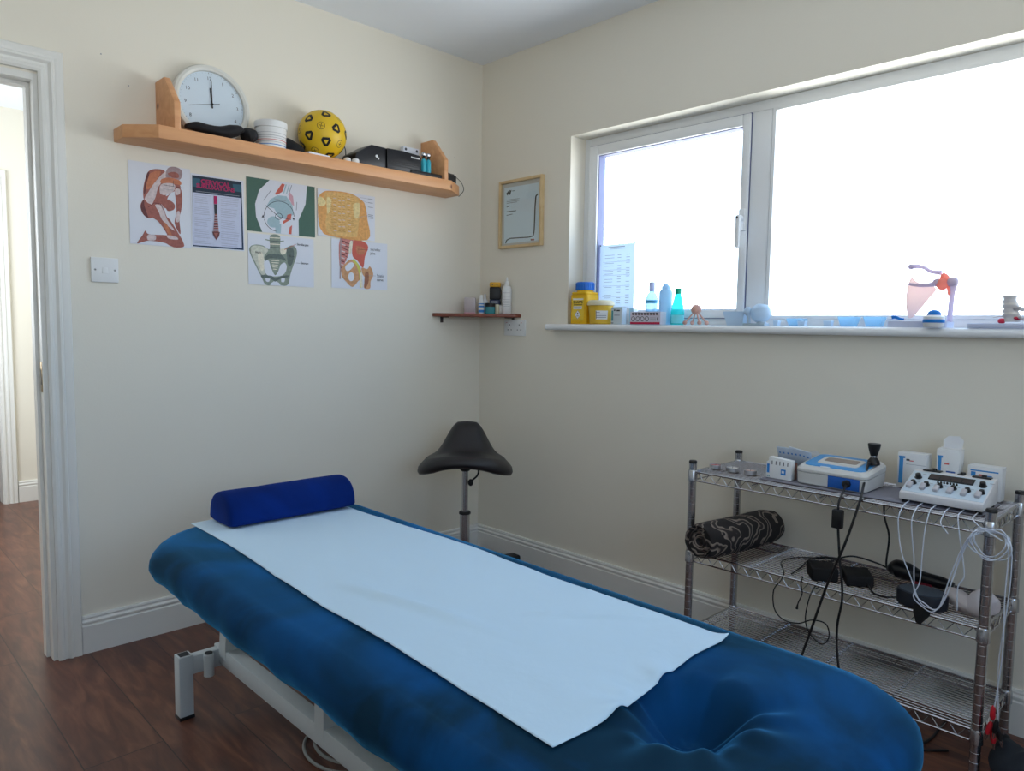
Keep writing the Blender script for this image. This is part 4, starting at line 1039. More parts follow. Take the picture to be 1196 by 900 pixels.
for k, z in enumerate((0.035, 0.042, 0.05, 0.058, 0.066, 0.082, 0.098)):
    for a0 in range(-6, 5): 
        a = rad(225+a0*9); b = rad(225+a0*9+7)
        g.poly([(0.0227*cos(a), 0.0227*sin(a), z), (0.0227*cos(b), 0.0227*sin(b), z), (0.0227*cos(b), 0.0227*sin(b), z+0.0018), (0.0227*cos(a), 0.0227*sin(a), z+0.0018)])
g.obj('bottle_body', parent=pb); G().lathe([(0.0105, 0.134), (0.0105, 0.150), (0.006, 0.153), (0.004, 0.172), (0, 0.174)], n=20).obj('nozzle', M_WHITE, pb)

# double socket (wall_right), faces -X
def right_face(x, y, z):   # local xy plane -> vertical plane facing -X ; local x runs towards -Y
    return Matrix.Translation((x, y, z)) @ Matrix(((0, 0, -1, 0), (-1, 0, 0, 0), (0, 1, 0, 0), (0, 0, 0, 1)))
so = thing('power_socket', 'white double wall socket below the corner shelf', 'socket', (0, -0.257, 1.130))
g = G(); g.M = right_face(0, 0, 0); g.box(-0.070, 0.070, -0.038, 0.038, 0, 0.009, 0.002); g.obj('plate', M_WHITE, so)
for s_ in (-1, 1):
    g = G().use(M_WHITE); g.M = right_face(-0.009, 0, 0); g.box(s_*0.050-0.006, s_*0.050+0.006, 0.010, 0.026, 0, 0.0035, 0.001)
    g.use(M_RED).box(s_*0.050-0.005, s_*0.050+0.005, 0.0225, 0.0245, 0.0036, 0.0038); g.obj('rocker', parent=so)
    g = G().use(M_DARK); g.M = right_face(-0.0088, 0, 0)
    g.box(s_*0.032-0.002, s_*0.032+0.002, 0.008, 0.017, 0, 0.0006); g.box(s_*0.032-0.014, s_*0.032-0.008, -0.012, -0.008, 0, 0.0006); g.box(s_*0.032+0.008, s_*0.032+0.014, -0.012, -0.008, 0, 0.0006)
    g.obj('socket_holes', parent=so)

# framed certificate (wall_right)
ct = thing('framed_certificate', 'pale wood framed certificate with a black curved line', 'picture frame', (0, -0.289, 1.505))
def rectframe(g, w_, h_, t, d0, d1, b=0.002):
    g.box(-w_/2, -w_/2+t, 0, h_, d0, d1, b); g.box(w_/2-t, w_/2, 0, h_, d0, d1, b); g.box(-w_/2+t, w_/2-t, 0, t, d0, d1, b); g.box(-w_/2+t, w_/2-t, h_-t, h_, d0, d1, b)
g = G(); g.M = right_face(0, 0, 0); rectframe(g, 0.284, 0.316, 0.013, 0, 0.02); g.obj('frame', M_BEECH, ct)
s = Sheet([(365, 95), (530, 70), (528, 375), (362, 405)], 0.258, 0.290, mat('certificate_mount', (208, 202, 200), 0.7))
s.fill(mat('certificate_paper', (222, 232, 244), 0.35), [(374, 112), (520, 92), (520, 364), (372, 392)])
s.line(M_BLACK, [(516, 145), (508, 155), (505, 200), (502, 320), (498, 345), (480, 352), (400, 362), (385, 372), (380, 388)], 5)
s.fill(M_DARK, [(382, 140), (395, 122), (400, 124), (388, 150)]).fill(M_BLACK, [(392, 145), (400, 125), (406, 122), (400, 146)]).line(GRN, [(408, 128), (420, 126)], 3)
for y, x1 in ((172, 440), (180, 442), (188, 430), (207, 400), (248, 410)): s.line(M_DARK if y > 200 else M_GREY, [(384, y), (x1, y-7)], 3)
s.line(M_DARK, [(384, 230), (426, 224)], 4).line(P_RED, [(488, 364), (503, 362)], 8)
so_ = s.done('certificate_sheet', '', 0, 0); 
for k_ in ('label', 'category', 'group'): del so_[k_]
so_.parent = ct; so_.rotation_euler = (rad(90), 0, rad(-90)); so_.location = (-0.006, 0.129, 0.013)
g = G().use(M_GLASS); g.M = right_face(0, 0, 0); g.box(-0.130, 0.130, 0.012, 0.304, 0.010, 0.0115); g.obj('pane', parent=ct)


# ================================================================== WINDOW SILL THINGS  (camera side is -X; local frames via right_face)
SL = 1.1515
def rprism(g, w_, d, h, r=0.01, x=0, y=0, z=0, seg=4):
    """upright rounded-rectangle block: w_ along Y, d along X"""
    pts = []
    for cx, cy, a0 in ((d/2-r, w_/2-r, 0), (-d/2+r, w_/2-r, pi/2), (-d/2+r, -w_/2+r, pi), (d/2-r, -w_/2+r, 1.5*pi)):
        for k in range(seg+1): a = a0+pi/2*k/seg; pts.append((x+cx+r*cos(a), y+cy+r*sin(a)))
    g.prism(pts, z, z+h, 0.0)
    return g
sb = thing('sharps_bin', 'tall yellow sharps bin with a ribbed blue lid, at the left end of the sill', 'sharps bin', (0.018, -0.668, SL))
g = G().use(M_YELLOW); rprism(g, 0.094, 0.088, 0.125, 0.012)
g.prism([(-0.044, -0.036), (-0.036, -0.044), (0.036, -0.044), (0.044, -0.036), (0.044, 0.036), (0.036, 0.044), (-0.036, 0.044), (-0.044, 0.036)], 0.125, 0.137, 0.004)
g.lathe([(0.036, 0.130), (0.036, 0.150)], n=28); g.obj('bin_body', parent=sb)
g = G().use(mat('blue_lid', (24, 110, 205), 0.4)).lathe([(0.0375, 0.145), (0.0395, 0.148), (0.0395, 0.176), (0.036, 0.180), (0.0, 0.180)], n=36)
for k in range(28):
    a = 2*pi*k/28; g.M = Matrix.Rotation(a, 4, 'Z'); g.box(0.039, 0.0412, -0.0022, 0.0022, 0.147, 0.176, 0.0006, 1)
g.obj('lid', parent=sb)
s = Sheet([(0, 0), (74, 0), (74, 100), (0, 100)], 0.066, 0.098, mat('label_yellow', (235, 200, 60), 0.6))
s.fill(M_WHITEP, [(4, 3), (70, 3), (70, 10), (4, 10)]).text(M_BLACK, 'SHARPS', (6, 25), 0.0165, 'LEFT', 0.95, 0.0004).line(M_BLACK, [(8, 31), (64, 31)], 3).fill(M_WHITEP, [(8, 37), (62, 37), (62, 50), (8, 50)])
s.line(M_GREY, [(11, 41), (58, 41)], 1.5).line(M_GREY, [(11, 46), (50, 46)], 1.5)
s.fill(M_WHITEP, [(36, 54), (56, 74), (36, 94), (16, 74)]).line(M_BLACK, [(36, 55), (55, 74), (36, 93), (17, 74), (36, 55)], 1).ell(M_BLACK, (36, 70), 4, 4).line(M_BLACK, [(29, 80), (43, 80)], 2)
s.line(M_DARK, [(5, 97), (30, 97)], 2).line(M_DARK, [(44, 97), (68, 97)], 2)
def as_part(sh, parent, x, y, z, rot):
    o = sh.done('label_sheet', '', 0, 0)
    for k_ in ('label', 'category', 'group'): del o[k_]
    o.parent = parent; o.location = (x, y, z); o.rotation_euler = rot; return o
RF = (rad(90), 0, rad(-90))          # sheet facing -X, its local x running towards -Y
as_part(s, sb, -0.0442, 0.033, 0.014, RF)

tb = thing('small_sharps_tub', 'small round yellow tub with pale lid beside the tall yellow bin', 'sharps bin', (0.0, -0.772, SL))
G().use(mat('yellow_tub', (240, 202, 70), 0.45, transl=0.3)).lathe([(0, 0), (0.043, 0), (0.046, 0.003), (0.053, 0.078), (0.053, 0.082)], n=40).obj('tub_body', MATS['yellow_tub'], tb)
G().lathe([(0.054, 0.078), (0.058, 0.079), (0.058, 0.087), (0.053, 0.096), (0.045, 0.100), (0, 0.100)], n=40).obj('lid', mat('pale_yellow_lid', (232, 226, 196), 0.45, transl=0.3), tb)
g = G().use(M_WHITEP)
def wrap(g, r0, r1, z0, z1, a0, a1, m, n=10):
    g.use(m)
    for k in range(n):
        a, b = rad(a0+(a1-a0)*k/n), rad(a0+(a1-a0)*(k+1)/n)
        g.poly([(r0*cos(a), r0*sin(a), z0), (r0*cos(b), r0*sin(b), z0), (r1*cos(b), r1*sin(b), z1), (r1*cos(a), r1*sin(a), z1)])
rr = lambda z: 0.046+0.007*(z-0.003)/0.075+0.0004
wrap(g, rr(0.02), rr(0.056), 0.02, 0.056, 195, 255, M_WHITEP)
for z in (0.026, 0.033, 0.04, 0.047): wrap(g, rr(z)+.0002, rr(z+.003)+.0002, z, z+0.003, 199, 215 if z > .045 else 248, M_GREY)
wrap(g, rr(0.022)+.0002, rr(0.054)+.0002, 0.022, 0.054, 196, 198.5, M_DARK, 2)
g.obj('tub_label', parent=tb, angle=180)

def carton(name, label, loc, w_, d, h, rz=0.0, base=M_WHITEP, bars=(), group=None, cat='box', bev=0.001):
    """printed card box; bars = (material, u0, u1, v0, v1) in fractions of the -X face"""
    g = G().use(base).box(-d/2, d/2, -w_/2, w_/2, 0, h, bev)
    for i, (m, u0, u1, v0, v1) in enumerate(bars):
        g.use(m).box(-d/2-0.0003-0.0001*(i % 3), -d/2, w_/2-u1*w_, w_/2-u0*w_, v0*h, v1*h)
    return tag(g.obj(name, loc=loc, rot=(0, 0, rz)), label, cat, group)
GTEAL = mat('box_teal', (70, 140, 150), 0.6)
carton('medicine_box', 'small pale grey medicine box with a teal stripe on the sill', (-0.005, -0.872, SL), 0.056, 0.03, 0.070, 0, mat('pale_grey_card', (196, 206, 210), 0.7),
       [(GTEAL, .04, .2, .2, .8), (GTEAL, .02, .98, .93, .985), (M_DARK, .25, .4, .78, .86), (M_DARK, .5, .8, .76, .84), (M_GREY, .3, .8, .5, .56), (M_DARK, .03, .1, .04, .1), (M_DARK, .14, .22, .04, .1)])
carton('medicine_box', 'narrow white and pale blue box behind the teal-striped medicine box', (0.045, -0.895, SL), 0.05, 0.03, 0.066, 0, M_WHITEP, [(mat('pale_blue', (170, 214, 230), .6), .6, 1, 0, 1)])
g_ = []
pr = thing('printed_carton', 'low white carton with four ring symbols and a red stripe', 'box', (-0.028, -1.035, SL))
G().box(-0.02, 0.02, -0.072, 0.072, 0, 0.050, 0.001).obj('carton_body', mat('lilac_card', (214, 208, 222), 0.6), pr)
s = Sheet([(0, 0), (200, 0), (200, 80), (0, 80)], 0.142, 0.0485, mat('lilac_card', (214, 208, 222), 0.6))
s.fill(mat('crimson_print', (190, 30, 70), .6), [(0, 66), (200, 66), (200, 80), (0, 80)])
for k in range(9): s.fill(M_DARK, [(12+k*20, 6), (27+k*20, 6), (28+k*20, 14), (13+k*20, 14)]).fill(MATS['ink_muscle_dark'], [(14+k*20, 17), (28+k*20, 17), (28+k*20, 22), (14+k*20, 22)])
for k in range(4):
    c = (22+k*31, 45); s.line(M_BLACK, [(c[0]+12*cos(a), c[1]+14*sin(a)) for a in [2*pi*j/16 for j in range(17)]], 3.5)
for y in (38, 46, 54): s.line(M_GREY, [(136, y), (175, y)], 2)
s.line(M_DARK, [(185, 36), (185, 56)], 5)
as_part(s, pr, -0.0202, 0.071, 0.0008, RF)

def bottle(label, y, x, prof, m, capprof, cm, extra=None, scl=1.0):
    b = thing('sill_bottle', label, 'bottle', (x, y, SL))
    G().lathe(prof, n=30).obj('bottle_body', m, b); G().lathe(capprof, n=24).obj('cap', cm, b)
    if extra: extra(b)
    return b
def ex1(b):
    for z0, z1 in ((0.085, 0.098), (0.02, 0.052)):
        g = G(); wrap(g, 0.0246, 0.0246, z0, z1, 150, 290, mat('aqua_print', (60, 150, 185), .5), 14); g.obj('bottle_label', parent=b, angle=180)
bottle('clear bottle with blue label and white cap, left of the tall white bottle', -1.010, 0.03, [(0, 0), (0.023, 0), (0.0245, 0.004), (0.0245, 0.105), (0.018, 0.122), (0.010, 0.130), (0.010, 0.138)], clear_plastic('clear_bottle', (180, 214, 232), 0.62), [(0.0125, 0.134), (0.0125, 0.168), (0.010, 0.171), (0, 0.171)], mat('lilac_cap', (200, 205, 225), 0.4, transl=0.3), ex1)
bottle('tall white bottle between the clear one and the turquoise one', -1.083, 0.02, [(0, 0), (0.024, 0), (0.026, 0.004), (0.026, 0.128), (0.020, 0.138)], mat('milky_blue_plastic', (190, 222, 240), 0.45, transl=0.4), [(0.012, 0.136), (0.0165, 0.138), (0.0165, 0.150), (0.012, 0.153), (0.008, 0.16), (0, 0.161)], mat('milky_blue_plastic', (190, 222, 240), 0.45, transl=0.4))
bottle('turquoise cone-necked bottle with a green cap on the sill', -1.143, 0.015, [(0, 0), (0.024, 0), (0.0255, 0.004), (0.0255, 0.048), (0.0225, 0.070), (0.013, 0.112), (0.010, 0.122)], clear_plastic('turquoise_plastic', (70, 226, 222), 0.6), [(0.0125, 0.120), (0.0125, 0.140), (0.011, 0.142), (0, 0.142)], mat('green_cap', (10, 180, 150), 0.4, transl=0.4),
       lambda b: (lambda g: (wrap(g, 0.0258, 0.0258, 0.006, 0.038, 150, 290, mat('aqua_print2', (120, 215, 225), .5), 14), g.obj('bottle_label', parent=b, angle=180)))(G()))

M_WOODT = mat('turned_beech', (206, 160, 146), 0.45, var=0.1, vscale=30)
ms = thing('wooden_massager', 'four-footed wooden ball massager on the sill', 'massager', (-0.005, -1.238, SL))
G().ball((0, 0, 0.058), 0.0195, 26).obj('ball_handle', M_WOODT, ms)
for a in (50, 140, 230, 320):
    d = Vector((cos(rad(a)), sin(rad(a)), 0)); g = G(); g.tube([d*0.010+Vector((0, 0, 0.046)), d*0.040+Vector((0, 0, 0.010))], 0.0032, 10); g.ball(d*0.042+Vector((0, 0, 0.0085)), 0.0085, 16, (1, 1, 1)); g.obj('leg', M_WOODT, ms)

# sheet of paper taped inside the pane
s = Sheet([(0, 0), (210, 0), (210, 297), (0, 297)], 0.188, 0.285, mat('window_paper', (214, 226, 236), 0.8, transl=0.45))
s.line(M_GREY, [(50, 12), (150, 12)], 4).line(M_GREY, [(60, 20), (150, 20)], 2)
for k in range(22):
    y = 36+k*12
    s.line(M_GREY, [(30, y), (60+(k*29 % 30), y)], 2) if k % 3 else None
    s.line(M_GREY, [(108, y), (130, y)], 2.4) if k % 4 else None
    s.line(M_GREY, [(160, y), (182, y)], 2.4) if k % 5 else None
    if k in (3, 6, 8, 12, 16): s.line(M_GREY, [(20, y+6), (185, y+6)], 1.2)
wp = s.done('notice_sheet', 'printed white sheet taped to the lower left of the window pane', 0.112, 1.212, -0.672, 'paper', None, RF)
for u_, v_ in ((0.002, 0.283), (0.186, 0.284)):
    G().lathe([(0.003, 0), (0.0028, 0.002), (0, 0.003)], (u_, v_, 0.0014), n=12).obj('drawing_pin', M_DARK, wp)

# pale containers and dishes
M_MILK = mat('milky_plastic', (206, 222, 234), 0.35, transl=0.4)
M_DISH = clear_plastic('clear_dish', (190, 220, 236), 0.5)
def tray(name, label, y, x, w_, d, h, m, group=None, flare=0.006, rz=0.0):
    t_ = 0.0018; g = G()
    def loop(ww, dd, z): return [g.v((sx_*dd/2, sy_*ww/2, z)) for sx_, sy_ in ((1, 1), (-1, 1), (-1, -1), (1, -1))]
    L_ = [loop(w_-2*flare, d-2*flare, 0), loop(w_, d, h), loop(w_+0.004, d+0.004, h), loop(w_+0.004, d+0.004, h-t_), loop(w_-2*t_, d-2*t_, h-t_), loop(w_-2*flare-2*t_, d-2*flare-2*t_, t_)]
    L_ = [L_[0], L_[1], L_[4], L_[5]]
    g.f(L_[0][::-1])
    for a, b in zip(L_, L_[1:]):
        for i in range(4): g.f((a[i], a[(i+1) % 4], b[(i+1) % 4], b[i]))
    g.f(L_[-1])
    return tag(g.obj(name, m, loc=(x, y, SL), rot=(0, 0, rz)), label, 'dish' if 'dish' in name else 'tray', group)
tray('plastic_tray', 'pale translucent rectangular tray beside the wooden massager', -1.398, 0.01, 0.085, 0.05, 0.050, M_MILK, None, 0.012)
kj = thing('joint_model', 'pale knobbly round joint model in front of the window mullion', 'anatomical model', (-0.004, -1.492, SL))
g = G(); g.ball((0, -0.006, 0.043), 0.036, 30, (0.85, 1.0, 0.95)); 
for v in g.bm.verts: v.co += v.co.normalized()*0.004*mnoise.noise(v.co*40)
g.obj('joint_head', M_MILK, kj, angle=180)
g = G(); g.ball((-0.006, 0.040, 0.050), 0.014, 18, (1, 1, 1.2)); g.tube(bspline([(-0.006, 0.040, 0.05), (-0.01, 0.034, 0.028), (-0.006, 0.036, 0.006)]), lambda t: 0.009-0.003*sin(pi*t), 14); g.obj('joint_neck', M_MILK, kj, angle=180)
g = G(); g.prism([(-0.02, -0.03), (0.02, -0.03), (0.025, 0.05), (-0.02, 0.052)], 0, 0.008, 0.002); g.ball((-0.004, -0.012, 0.008), 0.018, 16, (1, 1, .6)); g.obj('joint_stand', mat('grey_stand', (160, 176, 188), 0.5), kj)
for y, h, w_, lb in ((-1.560, 0.018, 0.018, 'small pale block dish nearest the round joint model'), (-1.650, 0.018, 0.026, 'small pale block dish, second right of the joint model'), (-1.738, 0.018, 0.026, 'small pale block dish just left of the shallow clear dishes')):
    tray('small_dish', lb, y, -0.005, w_, 0.024, h, M_MILK, 'small pale dishes on the sill', 0.002)
tray('clear_dish', 'shallow clear dish, left of the pair mid-sill', -1.79, 0.03, 0.058, 0.045, 0.032, M_DISH, 'clear dishes on the sill', 0.008)
tray('clear_dish', 'shallow clear dish, right of the pair nearer the shoulder model', -1.872, 0.025, 0.058, 0.045, 0.032, M_DISH, 'clear dishes on the sill', 0.008)
tray('clear_dish', 'low clear dish between the joint model and the first block', -1.605, 0.05, 0.06, 0.04, 0.026, M_DISH, 'clear dishes on the sill', 0.008)

# shoulder model (bone colours), on a flat stand
M_BONE = mat('bone_plastic', (240, 220, 214), 0.4, transl=0.5)
M_BONE2 = mat('bone_plastic_lilac', (224, 212, 226), 0.45, transl=0.4)
M_CAP = mat('red_capsule', (248, 176, 160), 0.4, transl=0.5)
sm_ = thing('shoulder_model', 'shoulder joint model with scapula, collarbone and red capsule on a flat base', 'anatomical model', (0.0, -2.012, SL-0.0005))
# drawing frame: u runs right in the photo (towards -Y), v up;  metres from the base's left end
def Q(u, v, x=0.0): return (x, 0.083-u, v)
g = G(); rprism(g, 0.166, 0.07, 0.018, 0.006); g.obj('base', mat('base_lilac', (210, 216, 234), 0.35, transl=0.2), sm_)
k_ = 0.00259   # metres per photo pixel at the sill there
def px(X, Y): return ((X-1040)*k_*0.92, (385-Y)*k_*0.92)
def plate(outline, thick, m, name, parent, x0=0.0, bulge=0.006):
    g = G(); pts = [tuple(v)[:2] for v in bspline([(*p_, 0) for p_ in outline], 6, True)]; n = len(pts)
    cx = sum(p_[0] for p_ in pts)/n; cy = sum(p_[1] for p_ in pts)/n
    rings = []
    for side in (-1, 1):
        rr_ = []
        for t, b in ((1.0, 0.35), (0.93, 0.8), (0.6, 1.0), (0.25, 1.0-bulge*40*(side < 0))):
            rr_.append([g.v(Q(cx+(u-cx)*t, cy+(v-cy)*t, x0+side*thick/2*b+side*0)) for u, v in pts])
        rings.append(rr_)
    for rr_ in rings:
        for a, b in zip(rr_, rr_[1:]):
            for i in range(n): g.f((a[i], a[(i+1) % n], b[(i+1) % n], b[i]))
        g.f(rr_[-1])
    a, b = rings[0][0], rings[1][0]
    for i in range(n): g.f((a[i], a[(i+1) % n], b[(i+1) % n], b[i]))
    return g.obj(name, m, parent, angle=60)
plate([px(1062, 322), px(1070, 328), px(1085, 331), px(1091, 338), px(1085, 347), px(1067, 371), px(1060, 371), px(1057, 350), px(1058, 332)], 0.007, M_BONE, 'scapula', sm_)
g = G(); a_, b_ = px(1061, 323), px(1094, 329); g.tube(bspline([Q(*px(1060, 330), -0.006), Q(*px(1075, 332), -0.010), Q(*px(1090, 331), -0.006)]), lambda t: 0.004+0.003*t, 12); g.ball(Q(*px(1092, 329), 0), 0.014, 18, (1, 1, .9)); g.obj('scapular_spine', M_BONE2, sm_, angle=180)
g = G(); g.tube(bspline([Q(*px(1061, 308), 0.0), Q(*px(1070, 308), 0.0), Q(*px(1078, 311), 0.0), Q(*px(1084, 315), 0.0), Q(*px(1096, 317), 0.0)]), lambda t: 0.008-0.010*t+0.0095*t*t, 14); g.ball(Q(*px(1060.5, 308)), 0.0085, 16); g.obj('collarbone', M_BONE2, sm_, angle=180)
g = G(); g.ball(Q(*px(1098, 331), -0.002), 0.017, 24, (0.9, 1.0, 1.1)); g.tube(bspline([Q(*px(1096, 320)), Q(*px(1103, 325)), Q(*px(1106, 345))]), lambda t: 0.010-0.006*t, 12)
for v in g.bm.verts: v.co += Vector((1, 1, 1))*0.003*mnoise.noise(v.co*60)
g.obj('capsule', M_CAP, sm_, angle=180)
g = G(); g.ball(Q(*px(1109, 329), 0), 0.016, 22, (1, 1, 0.95)); g.tube(bspline([Q(*px(1110, 328)), Q(*px(1110, 338)), Q(*px(1109, 350)), Q(*px(1108, 378))]), lambda t: 0.014-0.0075*min(1, t*2.4)+0.001*t, 16); g.obj('upper_arm_bone', M_BONE2, sm_, angle=180)
cl_ = thing('blue_topped_dish', 'white pot with a domed bright blue top beneath the shoulder model', 'pot', (-0.055, -2.065, SL))
M_BRB = mat('bright_blue_plastic', (20, 130, 215), 0.35, transl=0.25)
g = G().use(M_WHITE).lathe([(0, 0), (0.024, 0), (0.027, 0.004), (0.028, 0.030), (0.022, 0.034), (0.018, 0.036)], n=30); g.use(M_BRB).lathe([(0.0285, 0.013), (0.0288, 0.014), (0.0288, 0.022), (0.0285, 0.023)], n=30); g.obj('pot_body', parent=cl_)
G().lathe([(0.019, 0.034), (0.0185, 0.040), (0.014, 0.047), (0.006, 0.0505), (0, 0.051)], n=28).obj('dome', M_BRB, cl_)
g = G(); g.tube(bspline([(0, 0.016, 0.013), (0, 0.008, 0.014), (0, 0.0, 0.011), (0, -0.008, 0.008), (0, -0.018, 0.0075)]), lambda t: 0.006-0.003*t, 12)
tag(g.obj('blue_clip', M_BRB, loc=(-0.025, -1.956, SL+0.0165)), 'little bright blue clip lying at the left foot of the shoulder model', 'clip')
# spine model
M_VERT = mat('vertebra_plastic', (212, 208, 206), 0.45, transl=0.25)
sp = thing('spine_model', 'short stacked vertebrae model on a pale flat base at the right end', 'anatomical model', (-0.01, -2.235, SL-0.0005))
g = G(); g.box(-0.04, 0.04, -0.085, 0.085, 0, 0.013, 0.002); g.obj('base', mat('base_lilac', (210, 216, 234), 0.35, transl=0.2), sp)
for k, (z, m_) in enumerate(((0.018, M_VERT), (0.044, M_VERT), (0.070, M_VERT))):
    g = G(); r_ = 0.021-0.0015*k; o_ = -0.012+0.003*k
    g.lathe([(0, z), (r_, z), (r_*1.02, z+0.002), (r_*0.86, z+0.009), (r_*0.88, z+0.013), (r_*1.02, z+0.019), (r_, z+0.021), (0, z+0.021)], (0, o_, 0), 26)
    if k < 2:
        for sx_ in (-1, 1): g.tube(bspline([(sx_*0.01, o_-0.01, z+0.012), (sx_*0.02, o_-0.025, z+0.012), (sx_*0.03, o_-0.03, z+0.010)]), lambda t: 0.006-0.003*t, 10)
        g.tube(bspline([(0, o_-0.012, z+0.012), (0, o_-0.03, z+0.008), (0, o_-0.048, z+0.002)]), lambda t: 0.007-0.003*t, 10)
        g.tube(bspline([(-0.006, o_+0.015, z+0.015), (-0.008, o_+0.03, z+0.014), (-0.008, o_+0.042, z+0.012)]), 0.0016, 8)
    g.obj('vertebra', m_, sp, angle=60)
    G().lathe([(0, z+0.0205), (r_*0.93, z+0.0205), (r_*0.96, z+0.0235), (r_*0.93, z+0.0265), (0, z+0.0265)], (0, o_, 0), 24).obj('spinal_disc', mat('disc_plastic', (228, 222, 214), 0.4), sp) if k < 2 else None
G().ball((-0.012, 0.008, 0.020), 0.008, 14, (1, 1.2, 1)).ball((-0.016, -0.03, 0.028), 0.006, 12, (1, 1.6, .8)).obj('nerve_root', mat('red_nerve', (200, 40, 70), 0.45), sp)
#SPLIT

# ================================================================== THINGS ON THE RACK
ZT1 = ZT+0.002; ZM1 = ZM+0.001
def tealight(y, m, label):
    t = thing('tealight', label, 'candle', (-0.275, y, ZT1), 0, 'tealights on the rack')
    G().lathe([(0, 0), (0.018, 0), (0.0195, 0.002), (0.0195, 0.014), (0.0188, 0.0145), (0.0185, 0.011)], n=28).obj('cup', mat('aluminium_cup', (200, 200, 204), 0.3, 0.9), t)
    G().lathe([(0.0185, 0.0112), (0, 0.0115)], n=24).obj('wax', m, t); G().tube([(0, 0, 0.011), (0.001, 0, 0.017)], 0.0006, 6).obj('wick', M_DARK, t)
tealight(-1.500, mat('red_wax', (176, 60, 60), .5), 'red tealight nearest the left post on the top rack shelf')
tealight(-1.562, mat('white_wax', (220, 216, 208), .5), 'white tealight, middle of the three on the rack')
tealight(-1.625, mat('pinkish_wax', (188, 150, 138), .5), 'pinkish tealight nearest the needle dispenser box')

tag(G().use(mat('grey_mat', (128, 128, 140), 0.8)).box(-0.10, 0.10, -0.30, 0.30, 0, 0.0025, 0.001).obj('liner_mat', loc=(-0.215, -1.975, ZT+0.0005)), 'thin grey liner lying on the top rack shelf under the machines', 'liner')
ZT2 = ZT1+0.0025
# needle dispenser box with open slots
nb = thing('needle_dispenser', 'open white and blue box of acupuncture needles beside the tealights', 'box', (-0.262, -1.722, ZT2))
g = G().use(M_WHITEP); g.prism([(0.040, 0), (-0.040, 0), (-0.040, 0.060), (0.032, 0.066), (0.032, 0.052), (0.040, 0.050)], -0.022, 0.004, 0.0008, 'x')
g.obj('dispenser_body', parent=nb)
g = G(); g.M = right_face(-0.0223, 0, 0); g.use(M_BLUE).box(-0.037, -0.029, 0.016, 0.044, 0, 0.0003); g.use(M_BLUE).box(0.008, 0.024, 0.014, 0.032, 0, 0.0003); g.use(M_WHITEP).box(0.011, 0.019, 0.02, 0.027, 0.0003, 0.0004)
for k in range(5): g.use(M_DARK).box(-0.022+k*0.0125, -0.0195+k*0.0125, 0.043, 0.055, 0, 0.0003)
for u in (-0.036, -0.031): g.use(GTEAL).box(u, u+0.003, 0.004, 0.008, 0, 0.0003)
g.obj('printed_front', parent=nb)
G().use(mat('brown_card', (150, 110, 100), 0.7)).box(0.004, 0.022, -0.040, 0.036, 0.0, 0.050, 0.0008).obj('rear_compartment', parent=nb)
for k, (dy, dz, a) in enumerate(((-0.01, 0.03, 0.35), (-0.045, 0.034, 0.5))):
    g = G().use(mat('blister_plastic', (206, 218, 232), 0.35, transl=0.3)); g.M = Matrix.Translation((-0.205, -1.715+dy, ZT2+0.052)) @ Matrix.Rotation(-0.35+a, 4, 'X') @ Matrix.Rotation(-0.45, 4, 'Y')
    g.box(-0.012, -0.008, -0.035, 0.035, -0.012, 0.05, 0.001)
    for q in range(5): g.use(M_BLUE).box(-0.0124, -0.0119, -0.028+q*0.013, -0.024+q*0.013, 0.028, 0.034)
    g.use(M_WHITEP)
    tag(g.obj('needle_pack'), ('white blister pack leaning out of the needle dispenser' , 'white blister pack lying behind, against the cream machine')[k], 'pack', 'needle packs on the rack')
sw_ = blob([((-0.03, 0, 0.02), 0.012), ((0.0, 0.0, 0.045), 0.022), ((0.04, 0, 0.06), 0.022), ((0.065, 0.0, 0.056), 0.010)], 0.7, 16, 12, 0.006)
tag(sw_.obj('plastic_wrapper', mat('clear_wrap', (206, 208, 210), 0.3, transl=0.3), loc=(-0.135, -1.725, ZT2), rot=(0, 0, rad(-90)), angle=80), 'crumpled clear plastic wrapper behind the needle dispenser', 'wrapper')

# therapeutic ultrasound machine (cream, blue top)
M_CREAM = mat('cream_casing', (206, 206, 204), 0.4)
um = thing('ultrasound_machine', 'cream therapy machine with blue ringed top on the rack', 'medical device', (-0.215, -1.885, ZT2))
def loft(g, loops, cap=True):
    R_ = [[g.v(p) for p in l] for l in loops]
    for a, b in zip(R_, R_[1:]):
        n = len(a)
        for i in range(n): g.f((a[i], a[(i+1) % n], b[(i+1) % n], b[i]))
    if cap: g.f(R_[0][::-1]); g.f(R_[-1])
def rr_loop(w_, d, r, z, x=0, y=0, seg=5, tiltx=0.0):
    pts = []
    for cx, cy, a0 in ((d/2-r, w_/2-r, 0), (-d/2+r, w_/2-r, pi/2), (-d/2+r, -w_/2+r, pi), (d/2-r, -w_/2+r, 1.5*pi)):
        for k in range(seg+1): a = a0+pi/2*k/seg; px_, py_ = cx+r*cos(a), cy+r*sin(a); pts.append((x+px_, y+py_, z+tiltx*px_))
    return pts
g = G(); loft(g, [rr_loop(0.188, 0.150, 0.012, 0.0), rr_loop(0.200, 0.160, 0.014, 0.004), rr_loop(0.204, 0.164, 0.016, 0.040, tiltx=0.05), rr_loop(0.196, 0.156, 0.016, 0.0415, tiltx=0.05), rr_loop(0.206, 0.166, 0.018, 0.044, tiltx=0.05), rr_loop(0.206, 0.166, 0.018, 0.055, tiltx=0.1), rr_loop(0.190, 0.150, 0.020, 0.065, tiltx=0.12)])
g.obj('casing', M_CREAM, um, angle=25)
TT = Matrix.Translation((0, 0, 0.0652)) @ Matrix.Rotation(math.atan(-0.12), 4, 'Y')
